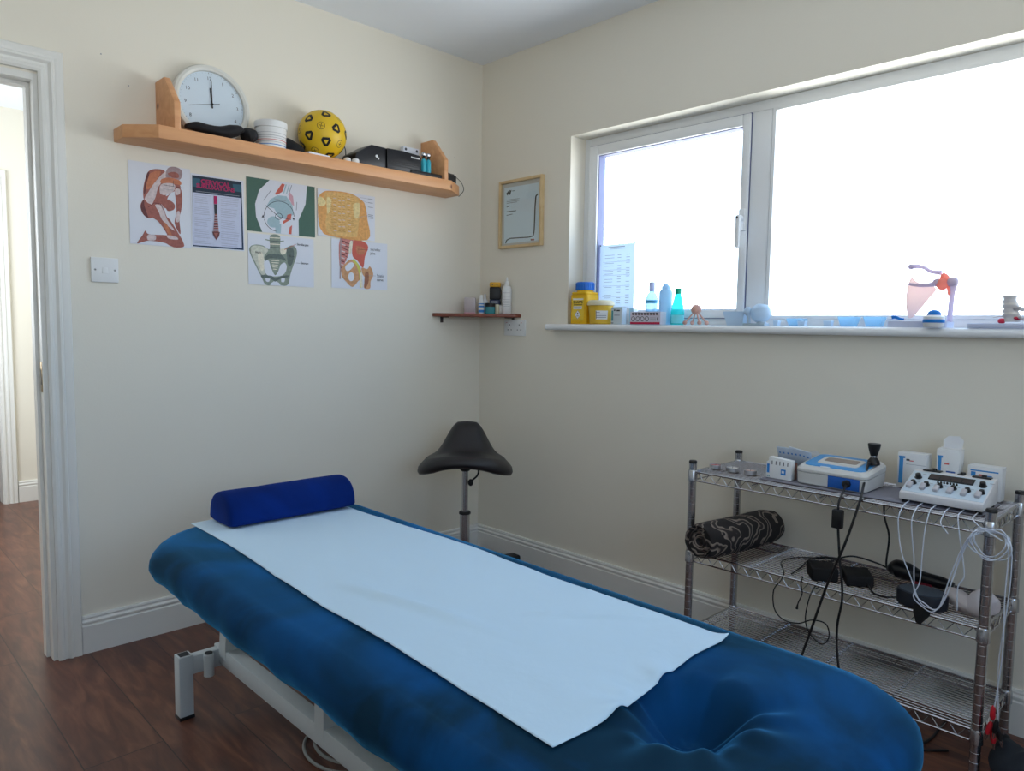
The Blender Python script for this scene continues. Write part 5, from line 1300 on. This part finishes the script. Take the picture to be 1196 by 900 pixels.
g = G(); g.M = TT; loft(g, [rr_loop(0.178, 0.132, 0.02, 0.0), rr_loop(0.176, 0.130, 0.02, 0.002)]); g.obj('blue_panel', mat('sky_blue_panel', (66, 150, 215), 0.4), um)
g = G(); g.M = TT; loft(g, [rr_loop(0.120, 0.078, 0.012, 0.002), rr_loop(0.118, 0.076, 0.012, 0.0045)]); g.obj('keypad_surround', M_CREAM, um)
g = G(); g.M = TT; loft(g, [rr_loop(0.096, 0.042, 0.008, 0.0045, 0.006), rr_loop(0.094, 0.040, 0.008, 0.0055, 0.006)]); g.obj('display', mat('taupe_display', (140, 126, 118), 0.3), um)
g = G(); g.M = TT; g.use(M_BLUE).text('US', 0.018, (0, 0, 0)) if False else None
loft(g, [rr_loop(0.03, 0.010, 0.004, 0.0, -0.070, 0.02), rr_loop(0.028, 0.008, 0.004, 0.003, -0.070, 0.02)]); g.obj('latch', M_WHITE, um)
g = G(); g.M = right_face(-0.0815, -0.040, 0.020); g.box(-0.045, 0.045, -0.016, 0.018, 0, 0.0012, 0.0005); g.obj('connector_panel', mat('deep_blue_panel', (28, 92, 178), 0.45), um)
g = G(); g.M = right_face(-0.0825, -0.050, 0.022); g.lathe([(0.011, 0), (0.011, 0.008), (0.008, 0.012), (0.0, 0.012)], n=20); g.obj('jack_plug', M_BLACK, um)
ZU = ZT2+0.07
hd = thing('ultrasound_probe', 'black waisted treatment probe standing on the cream machine', 'handset', (-0.205, -1.972, ZU+0.002))
G().lathe([(0, 0), (0.017, 0), (0.018, 0.003), (0.016, 0.012), (0.009, 0.021), (0.0085, 0.023)], n=28).obj('head_base', M_BLACK, hd)
G().lathe([(0.0088, 0.022), (0.0092, 0.024), (0.0088, 0.026)], n=28).obj('waist_ring', M_CHROME, hd)
G().lathe([(0.0085, 0.025), (0.011, 0.032), (0.016, 0.050), (0.0175, 0.058), (0.0168, 0.062), (0, 0.063)], n=28).obj('head_top', M_BLACK, hd)

def cable(label, pts, r=0.0032, m=None, name='cable', n=8, group=None):
    g = G(); g.tube(bspline(pts, 10), r, n); return tag(g.obj(name, m or M_BLACK), label, 'cable', group)
XF = -0.385
cable('black cable from the waisted head running down in front of the rack', [(-0.222, -1.972, ZU+0.006), (-0.236, -1.968, ZU+0.004), (-0.30, -1.982, ZT+0.03), (-0.372, -1.998, ZT-0.01), (XF-0.01, -1.975, 0.55), (XF-0.005, -1.93, 0.42), (XF, -1.885, 0.26), (XF, -1.845, 0.12), (-0.36, -1.80, 0.012), (-0.20, -1.72, 0.004)], 0.0036)
cable('black cable with a box clamp hanging from the blue connector panel', [(-0.300, -1.935, ZT2+0.022), (-0.345, -1.944, ZT+0.012), (XF, -1.949, ZT-0.015), (XF, -1.950, 0.60), (XF-0.005, -1.962, 0.50), (XF-0.008, -1.975, 0.40), (XF, -1.962, 0.30), (XF, -1.975, 0.18), (XF, -2.02, 0.05), (-0.36, -2.10, 0.005), (-0.25, -2.22, 0.004)], 0.0034)
fc = G().box(-0.010, 0.010, -0.014, 0.014, -0.026, 0.026, 0.003); tag(fc.obj('cable_clamp_box', M_BLACK, loc=(XF-0.004, -1.950, 0.615)), 'black box clamp on the hanging cable below the top shelf', 'cable clamp')
cable('short black lead hanging behind the crossed cables under the top shelf', [(-0.10, -1.97, ZT-0.012), (-0.10, -1.975, 0.58), (-0.11, -1.995, 0.52), (-0.11, -1.992, 0.43), (-0.12, -2.02, ZM+0.012)], 0.003)

# boxes at the back of the top shelf
BL = mat('box_blue', (60, 140, 205), 0.6)
carton('needle_box', 'white box with a tall blue stripe, left of three behind the grey panel', (-0.085, -2.045, ZT2), 0.078, 0.045, 0.104, 0, M_WHITEP, [(BL, .06, .2, .12, .86), (BL, .04, .26, .84, .9), (M_DARK, .3, .42, .78, .83), (MATS['red_ink'], .42, .55, .77, .8), (M_GREY, .3, .97, .68, .69), (BL, .75, .97, .5, .53)], 'needle boxes at the back of the rack')
carton('needle_box', 'upright white box with blue square, middle of three behind the grey panel', (-0.085, -2.138, ZT2), 0.058, 0.045, 0.128, 0, M_WHITEP, [(BL, .08, .22, .2, .8), (BL, .05, .28, .8, .85), (MATS['red_ink'], .36, .56, .66, .7), (mat('navy_square', (40, 90, 170), .6), .45, .85, .3, .52)], 'needle boxes at the back of the rack')
fl = G().use(mat('flap_card', (214, 216, 220), 0.7)); fl.M = Matrix.Translation((-0.068, -2.138, ZT2+0.128)) @ Matrix.Rotation(0.25, 4, 'Y'); fl.prism([(-0.024, 0), (0.024, 0), (0.026, 0.022), (0.014, 0.034), (-0.014, 0.036), (-0.026, 0.024)], 0, 0.0008, 0, 'x')
o_ = [o for o in COL.objects if o.name.startswith('needle_box') and abs(o.location.y+2.138) < 1e-4][0]
f_ = fl.obj('open_flap'); f_.parent = o_; f_.matrix_parent_inverse = Matrix.Translation((0.085, 2.138, -ZT2))
carton('needle_box', 'wide white box with blue top band, right of three behind the grey panel', (-0.085, -2.230, ZT2), 0.082, 0.045, 0.092, 0, M_WHITEP, [(BL, .1, .24, .2, .82), (BL, .08, .9, .84, .88), (MATS['red_ink'], .33, .5, .70, .76), (BL, .5, .72, .70, .74)], 'needle boxes at the back of the rack')

# electro-acupuncture stimulator: sloping panel
eu = thing('electro_stimulator', 'pale grey electro stimulator with sloping panel, knobs and dark display', 'medical device', (-0.243, -2.179, ZT2))
EW = 0.199   # along Y
g = G(); g.prism([(-0.070, 0.008), (-0.070, 0.028), (0.045, 0.074), (0.070, 0.074), (0.070, 0.008)], -EW/2, EW/2, 0.003, 'y')
g.obj('casing', mat('pale_casing', (212, 212, 216), 0.4), eu)
for y in (-EW/2+0.012, EW/2-0.012):
    for x in (-0.058, 0.058): G().lathe([(0.008, 0), (0.008, 0.009)], (x, y, 0), 16).obj('rubber_foot', M_BLACK, eu)
ang = math.atan2(0.046, 0.115)
# panel frame: local x towards -Y (right in photo), local y up the slope, z out
PM = Matrix.Translation((-0.070, 0, 0.028)) @ Matrix(((0, cos(ang), -sin(ang), 0), (-1, 0, 0, 0), (0, sin(ang), cos(ang), 0), (0, 0, 0, 1)))
PL = math.hypot(0.115, 0.046)
g = G(); g.M = PM; g.box(-0.096, 0.096, 0.008, PL-0.008, 0, 0.0012, 0.0004); g.obj('front_panel', mat('bluish_panel', (196, 212, 226), 0.45), eu)
g = G(); g.M = PM; g.box(-0.052, 0.056, 0.080, 0.108, 0.001, 0.004, 0.001)
for k in range(6): g.use(M_BLACK) if k == 0 else None
g.obj('display', mat('dark_display', (30, 26, 30), 0.2), eu)
g = G().use(mat('brown_digit', (44, 30, 32), 0.3)); g.M = PM
for k in range(4): g.box(-0.049+k*0.0262, -0.027+k*0.0262, 0.0835, 0.1045, 0.004, 0.0043)
g.obj('digit_windows', parent=eu)
def knob(u, v, r, h, name, m):
    g = G(); g.M = PM @ Matrix.Translation((u, v, 0.001)); g.lathe([(r*1.25, 0), (r*1.25, 0.0015), (r, 0.002), (r*0.9, h), (r*0.7, h+0.001), (0, h+0.001)], n=22); g.obj(name, m, eu)
knob(-0.076, 0.082, 0.0075, 0.012, 'dial_knob', M_BLACK); knob(0.078, 0.084, 0.0075, 0.012, 'dial_knob', M_BLACK)
for k in range(6):
    u = -0.082+k*0.0325
    knob(u+0.003, 0.050, 0.0066, 0.009, 'output_knob', M_BLACK)
    g = G(); g.M = PM @ Matrix.Translation((u-0.001, 0.026, 0.001)); g.box(-0.0072, 0.0060, -0.004, 0.022, 0, 0.009, 0.002); g.obj('plug', mat('plug_grey', (186, 184, 190), 0.5), eu)
g = G().use(M_BLACK); g.M = PM
for k in range(7): g.lathe([(0.0026, 0.001), (0.0022, 0.006), (0, 0.0062)], (-0.024+k*0.0075, 0.070, 0), 12)
g.obj('toggle_row', parent=eu)
g = G().use(M_GREY); g.M = PM
for u, v in ((-0.085, 0.100), (-0.07, 0.101), (0.09, 0.1), (0.075, 0.068)): g.box(u, u+0.01, v, v+0.002, 0.0012, 0.0015)
for k in range(5): g.box(-0.075+k*0.0325, -0.066+k*0.0325, 0.060, 0.0615, 0.0012, 0.0015)
g.obj('panel_marks', parent=eu)
for y, s_ in ((0.055, (0.014, 0.022)), (-0.015, (0.010, 0.008)), (-0.065, (0.014, 0.022))):
    g = G(); g.prism([(-s_[0]+0.057, y-s_[1]), (s_[0]+0.057-0.004, y-s_[1]), (s_[0]+0.057-0.004, y+s_[1]), (-s_[0]+0.057, y+s_[1])], 0.074, 0.077, 0.001); g.lathe([(0.007, 0.077), (0.006, 0.082), (0, 0.0825)], (0.057-0.002, y-0.004, 0), 14); g.obj('strap_lug', M_BLACK, eu)

# white electrode leads
M_LEAD = mat('white_lead', (206, 214, 228), 0.45)
def lead(label, pts, r=0.0015): return cable(label, pts, r, M_LEAD, 'electrode_lead', 6, 'electrode leads')
XL = -0.381
def LP(Y, Z, x=XL): return (x, Y, Z)
uy = lambda k: -2.185+0.082-k*0.0325
st0 = lambda k: [(-0.300, uy(k), ZT2+0.004), (-0.330, uy(k)-0.001, ZT2+0.003), (-0.358, uy(k)-0.002, ZT+0.002)]
K_ = LP(-2.208, 0.432)
lead('leftmost white lead dropping from the grey panel in front of the round tin', st0(0)+[LP(uy(0), 0.64), LP(uy(0)-0.012, 0.56), LP(-2.140, 0.50), LP(-2.165, 0.44), LP(-2.19, 0.428), K_, LP(-2.218, 0.46), LP(-2.236, 0.54), LP(-2.262, 0.62, XL-0.005), LP(-2.29, 0.665, XL-0.005)])
lead('second white lead from the left, hanging straight to the round tin', st0(1)+[LP(uy(1), 0.64), LP(-2.146, 0.55), LP(-2.149, 0.50), LP(-2.154, 0.455), LP(-2.18, 0.436), LP(-2.205, 0.428), LP(-2.226, 0.47), LP(-2.244, 0.55), LP(-2.268, 0.63, XL-0.004), LP(-2.296, 0.66, XL-0.01)])
lead('third white lead from the left, crossing towards the tin', st0(2)+[LP(uy(2), 0.63), LP(-2.165, 0.56), LP(-2.163, 0.49), LP(-2.150, 0.45), LP(-2.168, 0.43), LP(-2.20, 0.422), LP(-2.228, 0.48), LP(-2.25, 0.57), LP(-2.276, 0.64, XL-0.006), LP(-2.30, 0.655, XL-0.012)])
lead('short white lead curling under the front edge of the top shelf', st0(3)+[LP(uy(3)-0.002, 0.655), LP(uy(3)-0.012, 0.64), LP(uy(3)-0.02, 0.63)], 0.0014)
lead('white lead falling behind the bundle to the cotton bag', st0(4)+[LP(-2.245, 0.64), LP(-2.256, 0.58), LP(-2.262, 0.53), LP(-2.25, 0.50), LP(-2.252, 0.44)])
lead('white lead running into the coil at the right front post', st0(5)+[LP(-2.285, 0.665), LP(-2.30, 0.66, XL-0.01), LP(-2.34, 0.64, XL-0.01)])
coil = []
for k in range(26):
    a = 2*pi*k/10+0.6; r_ = 0.040+0.004*sin(k*1.7); coil.append((-0.378-0.004*(k % 5)+0.002*sin(k), -2.312-r_*1.05*cos(a)-0.004*sin(k*.9), 0.625+r_*0.92*sin(a)+0.003*cos(k*1.3)))
lead('coil of white lead looped over the right front post of the rack', coil, 0.0016)
coil2 = [(x+0.002, -2.312+(y+2.312)*0.82, 0.628+(z-0.625)*0.86) for x, y, z in coil[::-1]]
lead('inner tighter coil of white lead at the right front post', coil2[:18], 0.0015)
lead('long white lead hanging right of the post down to the red clips', [LP(-2.345, 0.655, -0.385), LP(-2.352, 0.61, -0.385), LP(-2.350, 0.50, -0.38), LP(-2.352, 0.36, -0.375), LP(-2.344, 0.24, -0.37), LP(-2.340, 0.212, -0.37)])
lead('second long white lead hanging down to the black clips', [LP(-2.350, 0.65, -0.378), LP(-2.358, 0.60, -0.378), LP(-2.356, 0.50, -0.372), LP(-2.345, 0.34, -0.37), LP(-2.349, 0.22, -0.365), LP(-2.351, 0.178, -0.365)])
def clip(y, z, x, m, label, a=0.0):
    c = thing('crocodile_clip', label, 'clip', (x, y, z), 0, 'crocodile clips hanging off the rack')
    g = G(); g.M = Matrix.Rotation(a, 4, 'X'); g.lathe([(0.002, 0.022), (0.0045, 0.018), (0.006, 0.008), (0.0062, -0.006), (0.004, -0.014), (0.002, -0.015)], n=14, sxy=(0.7, 1)); g.obj('sleeve', m, c)
    g = G(); g.M = Matrix.Rotation(a, 4, 'X')
    for s_ in (-1, 1): g.prism([(s_*0.0008, -0.012), (s_*0.004, -0.013), (s_*0.0026, -0.028), (s_*0.0004, -0.030)], -0.002, 0.002, 0, 'x')
    g.obj('jaws', M_CHROME, c)
clip(-2.340, 0.200, -0.370, M_RED, 'uppermost red crocodile clip hanging right of the rack post')
clip(-2.334, 0.160, -0.372, M_RED, 'red crocodile clip against the right post, left of the cluster', 0.2)
clip(-2.343, 0.140, -0.366, M_RED, 'lowest red crocodile clip in the hanging cluster', -0.15)
clip(-2.355, 0.150, -0.362, M_BLACK, 'black crocodile clip at the right of the cluster', -0.3)
clip(-2.349, 0.172, -0.378, M_BLACK, 'black crocodile clip between the red ones', 0.1)

# ---- middle shelf
def towel_roll():
    g = G(); L_ = 0.37; n = 44
    secs = []
    for k in range(21):
        t = k/20; x = -L_/2+L_*t
        e_ = min(1, min(t, 1-t)*9); r0 = 0.061*(0.88+0.12*e_**0.5)
        ring_ = []
        for j in range(n):
            a = 2*pi*j/n; r_ = r0*(1+0.05*mnoise.noise(Vector((x*9, cos(a)*1.6, sin(a)*1.6)))+0.03*mnoise.noise(Vector((x*26, cos(a)*4, sin(a)*4+5))))
            if abs(a-0.9) < 0.16: r_ *= 1.035
            z = 0.058+sin(a)*r_*0.94; z = max(z, 0.001+0.002*(1-e_))
            ring_.append(g.v((x, cos(a)*r_, z)))
        secs.append(ring_)
    for a, b in zip(secs, secs[1:]):
        for j in range(n): g.f((a[j], a[(j+1) % n], b[(j+1) % n], b[j]))
    for sgn, ring_ in ((-1, secs[0]), (1, secs[-1])):     # spiral-rolled ends: stepped folds in and out
        prev = ring_
        for q, (sc_, dx) in enumerate(((0.93, 0.003), (0.80, -0.006), (0.72, 0.004), (0.60, -0.008), (0.52, 0.004), (0.40, -0.006), (0.30, 0.002), (0.16, -0.010), (0.02, -0.008))):
            cur = []
            for j in range(n):
                a = 2*pi*j/n; r_ = 0.058*sc_*(1+0.09*cos(a*1.0+q*1.1)+0.05*mnoise.noise(Vector((q*3, cos(a)*2, sin(a)*2))))
                cur.append(g.v((sgn*(L_/2+dx), cos(a)*r_, 0.058+sin(a)*r_*0.94)))
            for j in range(n): g.f((prev[j], prev[(j+1) % n], cur[(j+1) % n], cur[j]))
            prev = cur
        g.f(prev)
    o = g.obj('rolled_towel', cloth_pattern_mat(), angle=60); o.location = (-0.235, -1.566, ZM1+0.001); o.rotation_euler = (0, 0, rad(-9))
    tag(o, 'rolled dark towel with pale leaf pattern on the middle rack shelf', 'towel')
towel_roll()
def adapter(x, y, rz, w_, d, h, label):
    t = thing('power_adapter', label, 'power adapter', (x, y, ZM1), rz, 'power adapters on the rack')
    G().box(-w_/2, w_/2, -d/2, d/2, 0, h, 0.005, 3).obj('adapter_case', M_BLACKM, t)
    G().lathe([(0.005, 0), (0.004, 0.012), (0.0025, 0.02)], (w_/2, 0, h*0.5), 12, 'x').obj('strain_relief', M_BLACK, t)
adapter(-0.285, -1.872, rad(35), 0.080, 0.074, 0.040, 'black square power adapter, left of the pair on the middle shelf')
adapter(-0.245, -1.958, rad(30), 0.094, 0.074, 0.032, 'flatter black power adapter, right of the pair on the middle shelf')
cable('thin black cord looped on the middle shelf and dangling below it', [(-0.13, -1.78, ZM1+0.004), (-0.16, -1.74, ZM1+0.003), (-0.24, -1.725, ZM1+0.003), (-0.33, -1.775, ZM1+0.003), (-0.366, -1.785, ZM-0.01), (-0.37, -1.765, 0.355), (-0.37, -1.77, 0.30), (-0.37, -1.80, 0.275), (-0.37, -1.845, 0.278), (-0.37, -1.885, 0.30), (-0.37, -1.925, 0.30), (-0.37, -1.935, 0.265), (-0.37, -1.915, 0.238), (-0.37, -1.88, 0.258), (-0.37, -1.865, 0.30), (-0.368, -1.875, 0.37), (-0.34, -1.885, ZM1+0.004)], 0.0019)
cable('thin black cord loop at the back of the middle shelf, left of the adapters', [(-0.33, -1.80, ZM1+0.003), (-0.24, -1.79, ZM1+0.003), (-0.15, -1.775, ZM1+0.003), (-0.12, -1.80, ZM1+0.010), (-0.075, -1.845, ZM1+0.006), (-0.10, -1.81, ZM1+0.003), (-0.14, -1.785, ZM1+0.006)], 0.0022)
cable('short black cord end with a plug hanging under the middle shelf', [(-0.33, -1.835, ZM1+0.003), (-0.366, -1.845, ZM-0.004), (-0.37, -1.852, 0.37), (-0.37, -1.842, 0.34), (-0.37, -1.838, 0.32)], lambda t: 0.0018+0.0025*max(0, (t-0.8)/0.2))
cable('black cord arching from the left adapter over to the black hand unit', [(-0.24, -1.848, ZM1+0.022), (-0.20, -1.88, ZM1+0.040), (-0.15, -1.91, ZM1+0.045), (-0.13, -1.97, ZM1+0.035), (-0.13, -2.01, ZM1+0.025)], 0.0026)
cable('black cord running forward between the right adapter and the round tin', [(-0.27, -1.995, ZM1+0.010), (-0.315, -2.030, ZM1+0.004), (-0.33, -2.06, ZM1+0.006), (-0.318, -2.09, ZM1+0.010)], 0.0026)
hu = thing('hand_unit', 'long black rounded hand unit lying behind the round tin', 'device', (-0.135, -2.095, ZM1+0.003))
g = blob([((0, 0.085, 0.020), 0.012), ((0, 0.065, 0.030), 0.030), ((0, 0.035, 0.028), 0.030), ((0.0, 0.0, 0.022), 0.020), ((0, -0.055, 0.018), 0.020), ((0, -0.085, 0.015), 0.012)], 0.9, 20, 30, 0.001); g.obj('unit_body', mat('gloss_black', (16, 18, 24), 0.3), hu, angle=80)
g = G(); g.box(-0.030, -0.010, -0.035, 0.012, 0.001, 0.012, 0.003); g.obj('red_grip', mat('dark_red_plastic', (120, 24, 44), 0.5), hu)
tn = thing('round_case', 'round flat black case on the middle shelf under the hanging leads', 'case', (-0.300, -2.148, ZM1))
G().lathe([(0, 0), (0.058, 0), (0.062, 0.003), (0.063, 0.034), (0.061, 0.039), (0.055, 0.040), (0, 0.0395)], n=48, sxy=(0.8, 1)).obj('case_body', mat('case_black', (26, 32, 44), 0.45), tn)
G().lathe([(0.056, 0.0402), (0.055, 0.0412), (0, 0.0412)], n=48, sxy=(0.8, 1)).obj('case_top', mat('case_top_grey', (66, 78, 92), 0.5), tn)
g = G(); g.prism([(0.0, 0.024), (-0.042, 0.020), (-0.040, 0.0), (-0.018, -0.030), (-0.008, -0.026), (0.0, 0.0)], -0.071, -0.066, 0.0015, 'x'); g.obj('hanging_flap', M_BLACKM, tn)
cw = blob([((0, 0.058, 0.028), 0.020), ((0, 0.04, 0.034), 0.034), ((0.0, 0.015, 0.030), 0.029), ((0.0, -0.012, 0.034), 0.037), ((0, -0.036, 0.030), 0.030), ((0, -0.054, 0.028), 0.020)], 0.85, 30, 41, 0.020)
for v in cw.bm.verts: v.co.z = max(v.co.z, 0.0005)
tag(cw.obj('cotton_wool_bag', mat('cotton_in_plastic', (222, 216, 220), 0.55, transl=0.25, bump=0.5, bscale=60), loc=(-0.265, -2.262, ZM1+0.002), angle=80), 'clear bag of white cotton wool at the right end of the middle shelf', 'cotton wool')

# ================================================================== FLOOR THINGS
bgp = blob([((0.0, 0.06, 0.04), 0.03), ((0, 0.04, 0.055), 0.070), ((0.0, -0.02, 0.065), 0.090), ((0, -0.08, 0.06), 0.08), ((0, -0.12, 0.06), 0.03)], 0.85, 22, 50, 0.02)
for v in bgp.bm.verts: v.co.z = max(v.co.z, 0.001)
tag(bgp.obj('fabric_bag', mat('navy_black_fabric', (30, 38, 48), 0.85, bump=0.4, bscale=50), loc=(-0.345, -2.42, 0.0), angle=80), 'dark soft bag on the floor at the right end of the rack', 'bag')
cable('black power cable curving across the floor below the rack', [(-0.60, -1.98, 0.004), (-0.45, -2.00, 0.004), (-0.355, -2.058, 0.004), (-0.345, -2.106, 0.004), (-0.314, -2.145, 0.004), (-0.232, -2.168, 0.004), (-0.146, -2.17, 0.004), (-0.055, -2.17, 0.004)], 0.0036)
for k, lb in enumerate(('outer loop of pale grey mains cable on the floor beneath the couch', 'inner loop of pale grey mains cable on the floor beneath the couch')):
    s_ = 1-0.16*k
    cable(lb, [(-1.44+0.10*s_*cos(a)+0.012*k, -1.10+0.13*s_*sin(a), 0.006+0.008*k) for a in [2*pi*j/14 for j in range(0, 13)]]+[(-1.36, -1.35, 0.006), (-1.30, -1.5, 0.006)], 0.0042, mat('pale_cable', (150, 152, 150), 0.5), group='mains cable loops under the couch')
#SPLIT
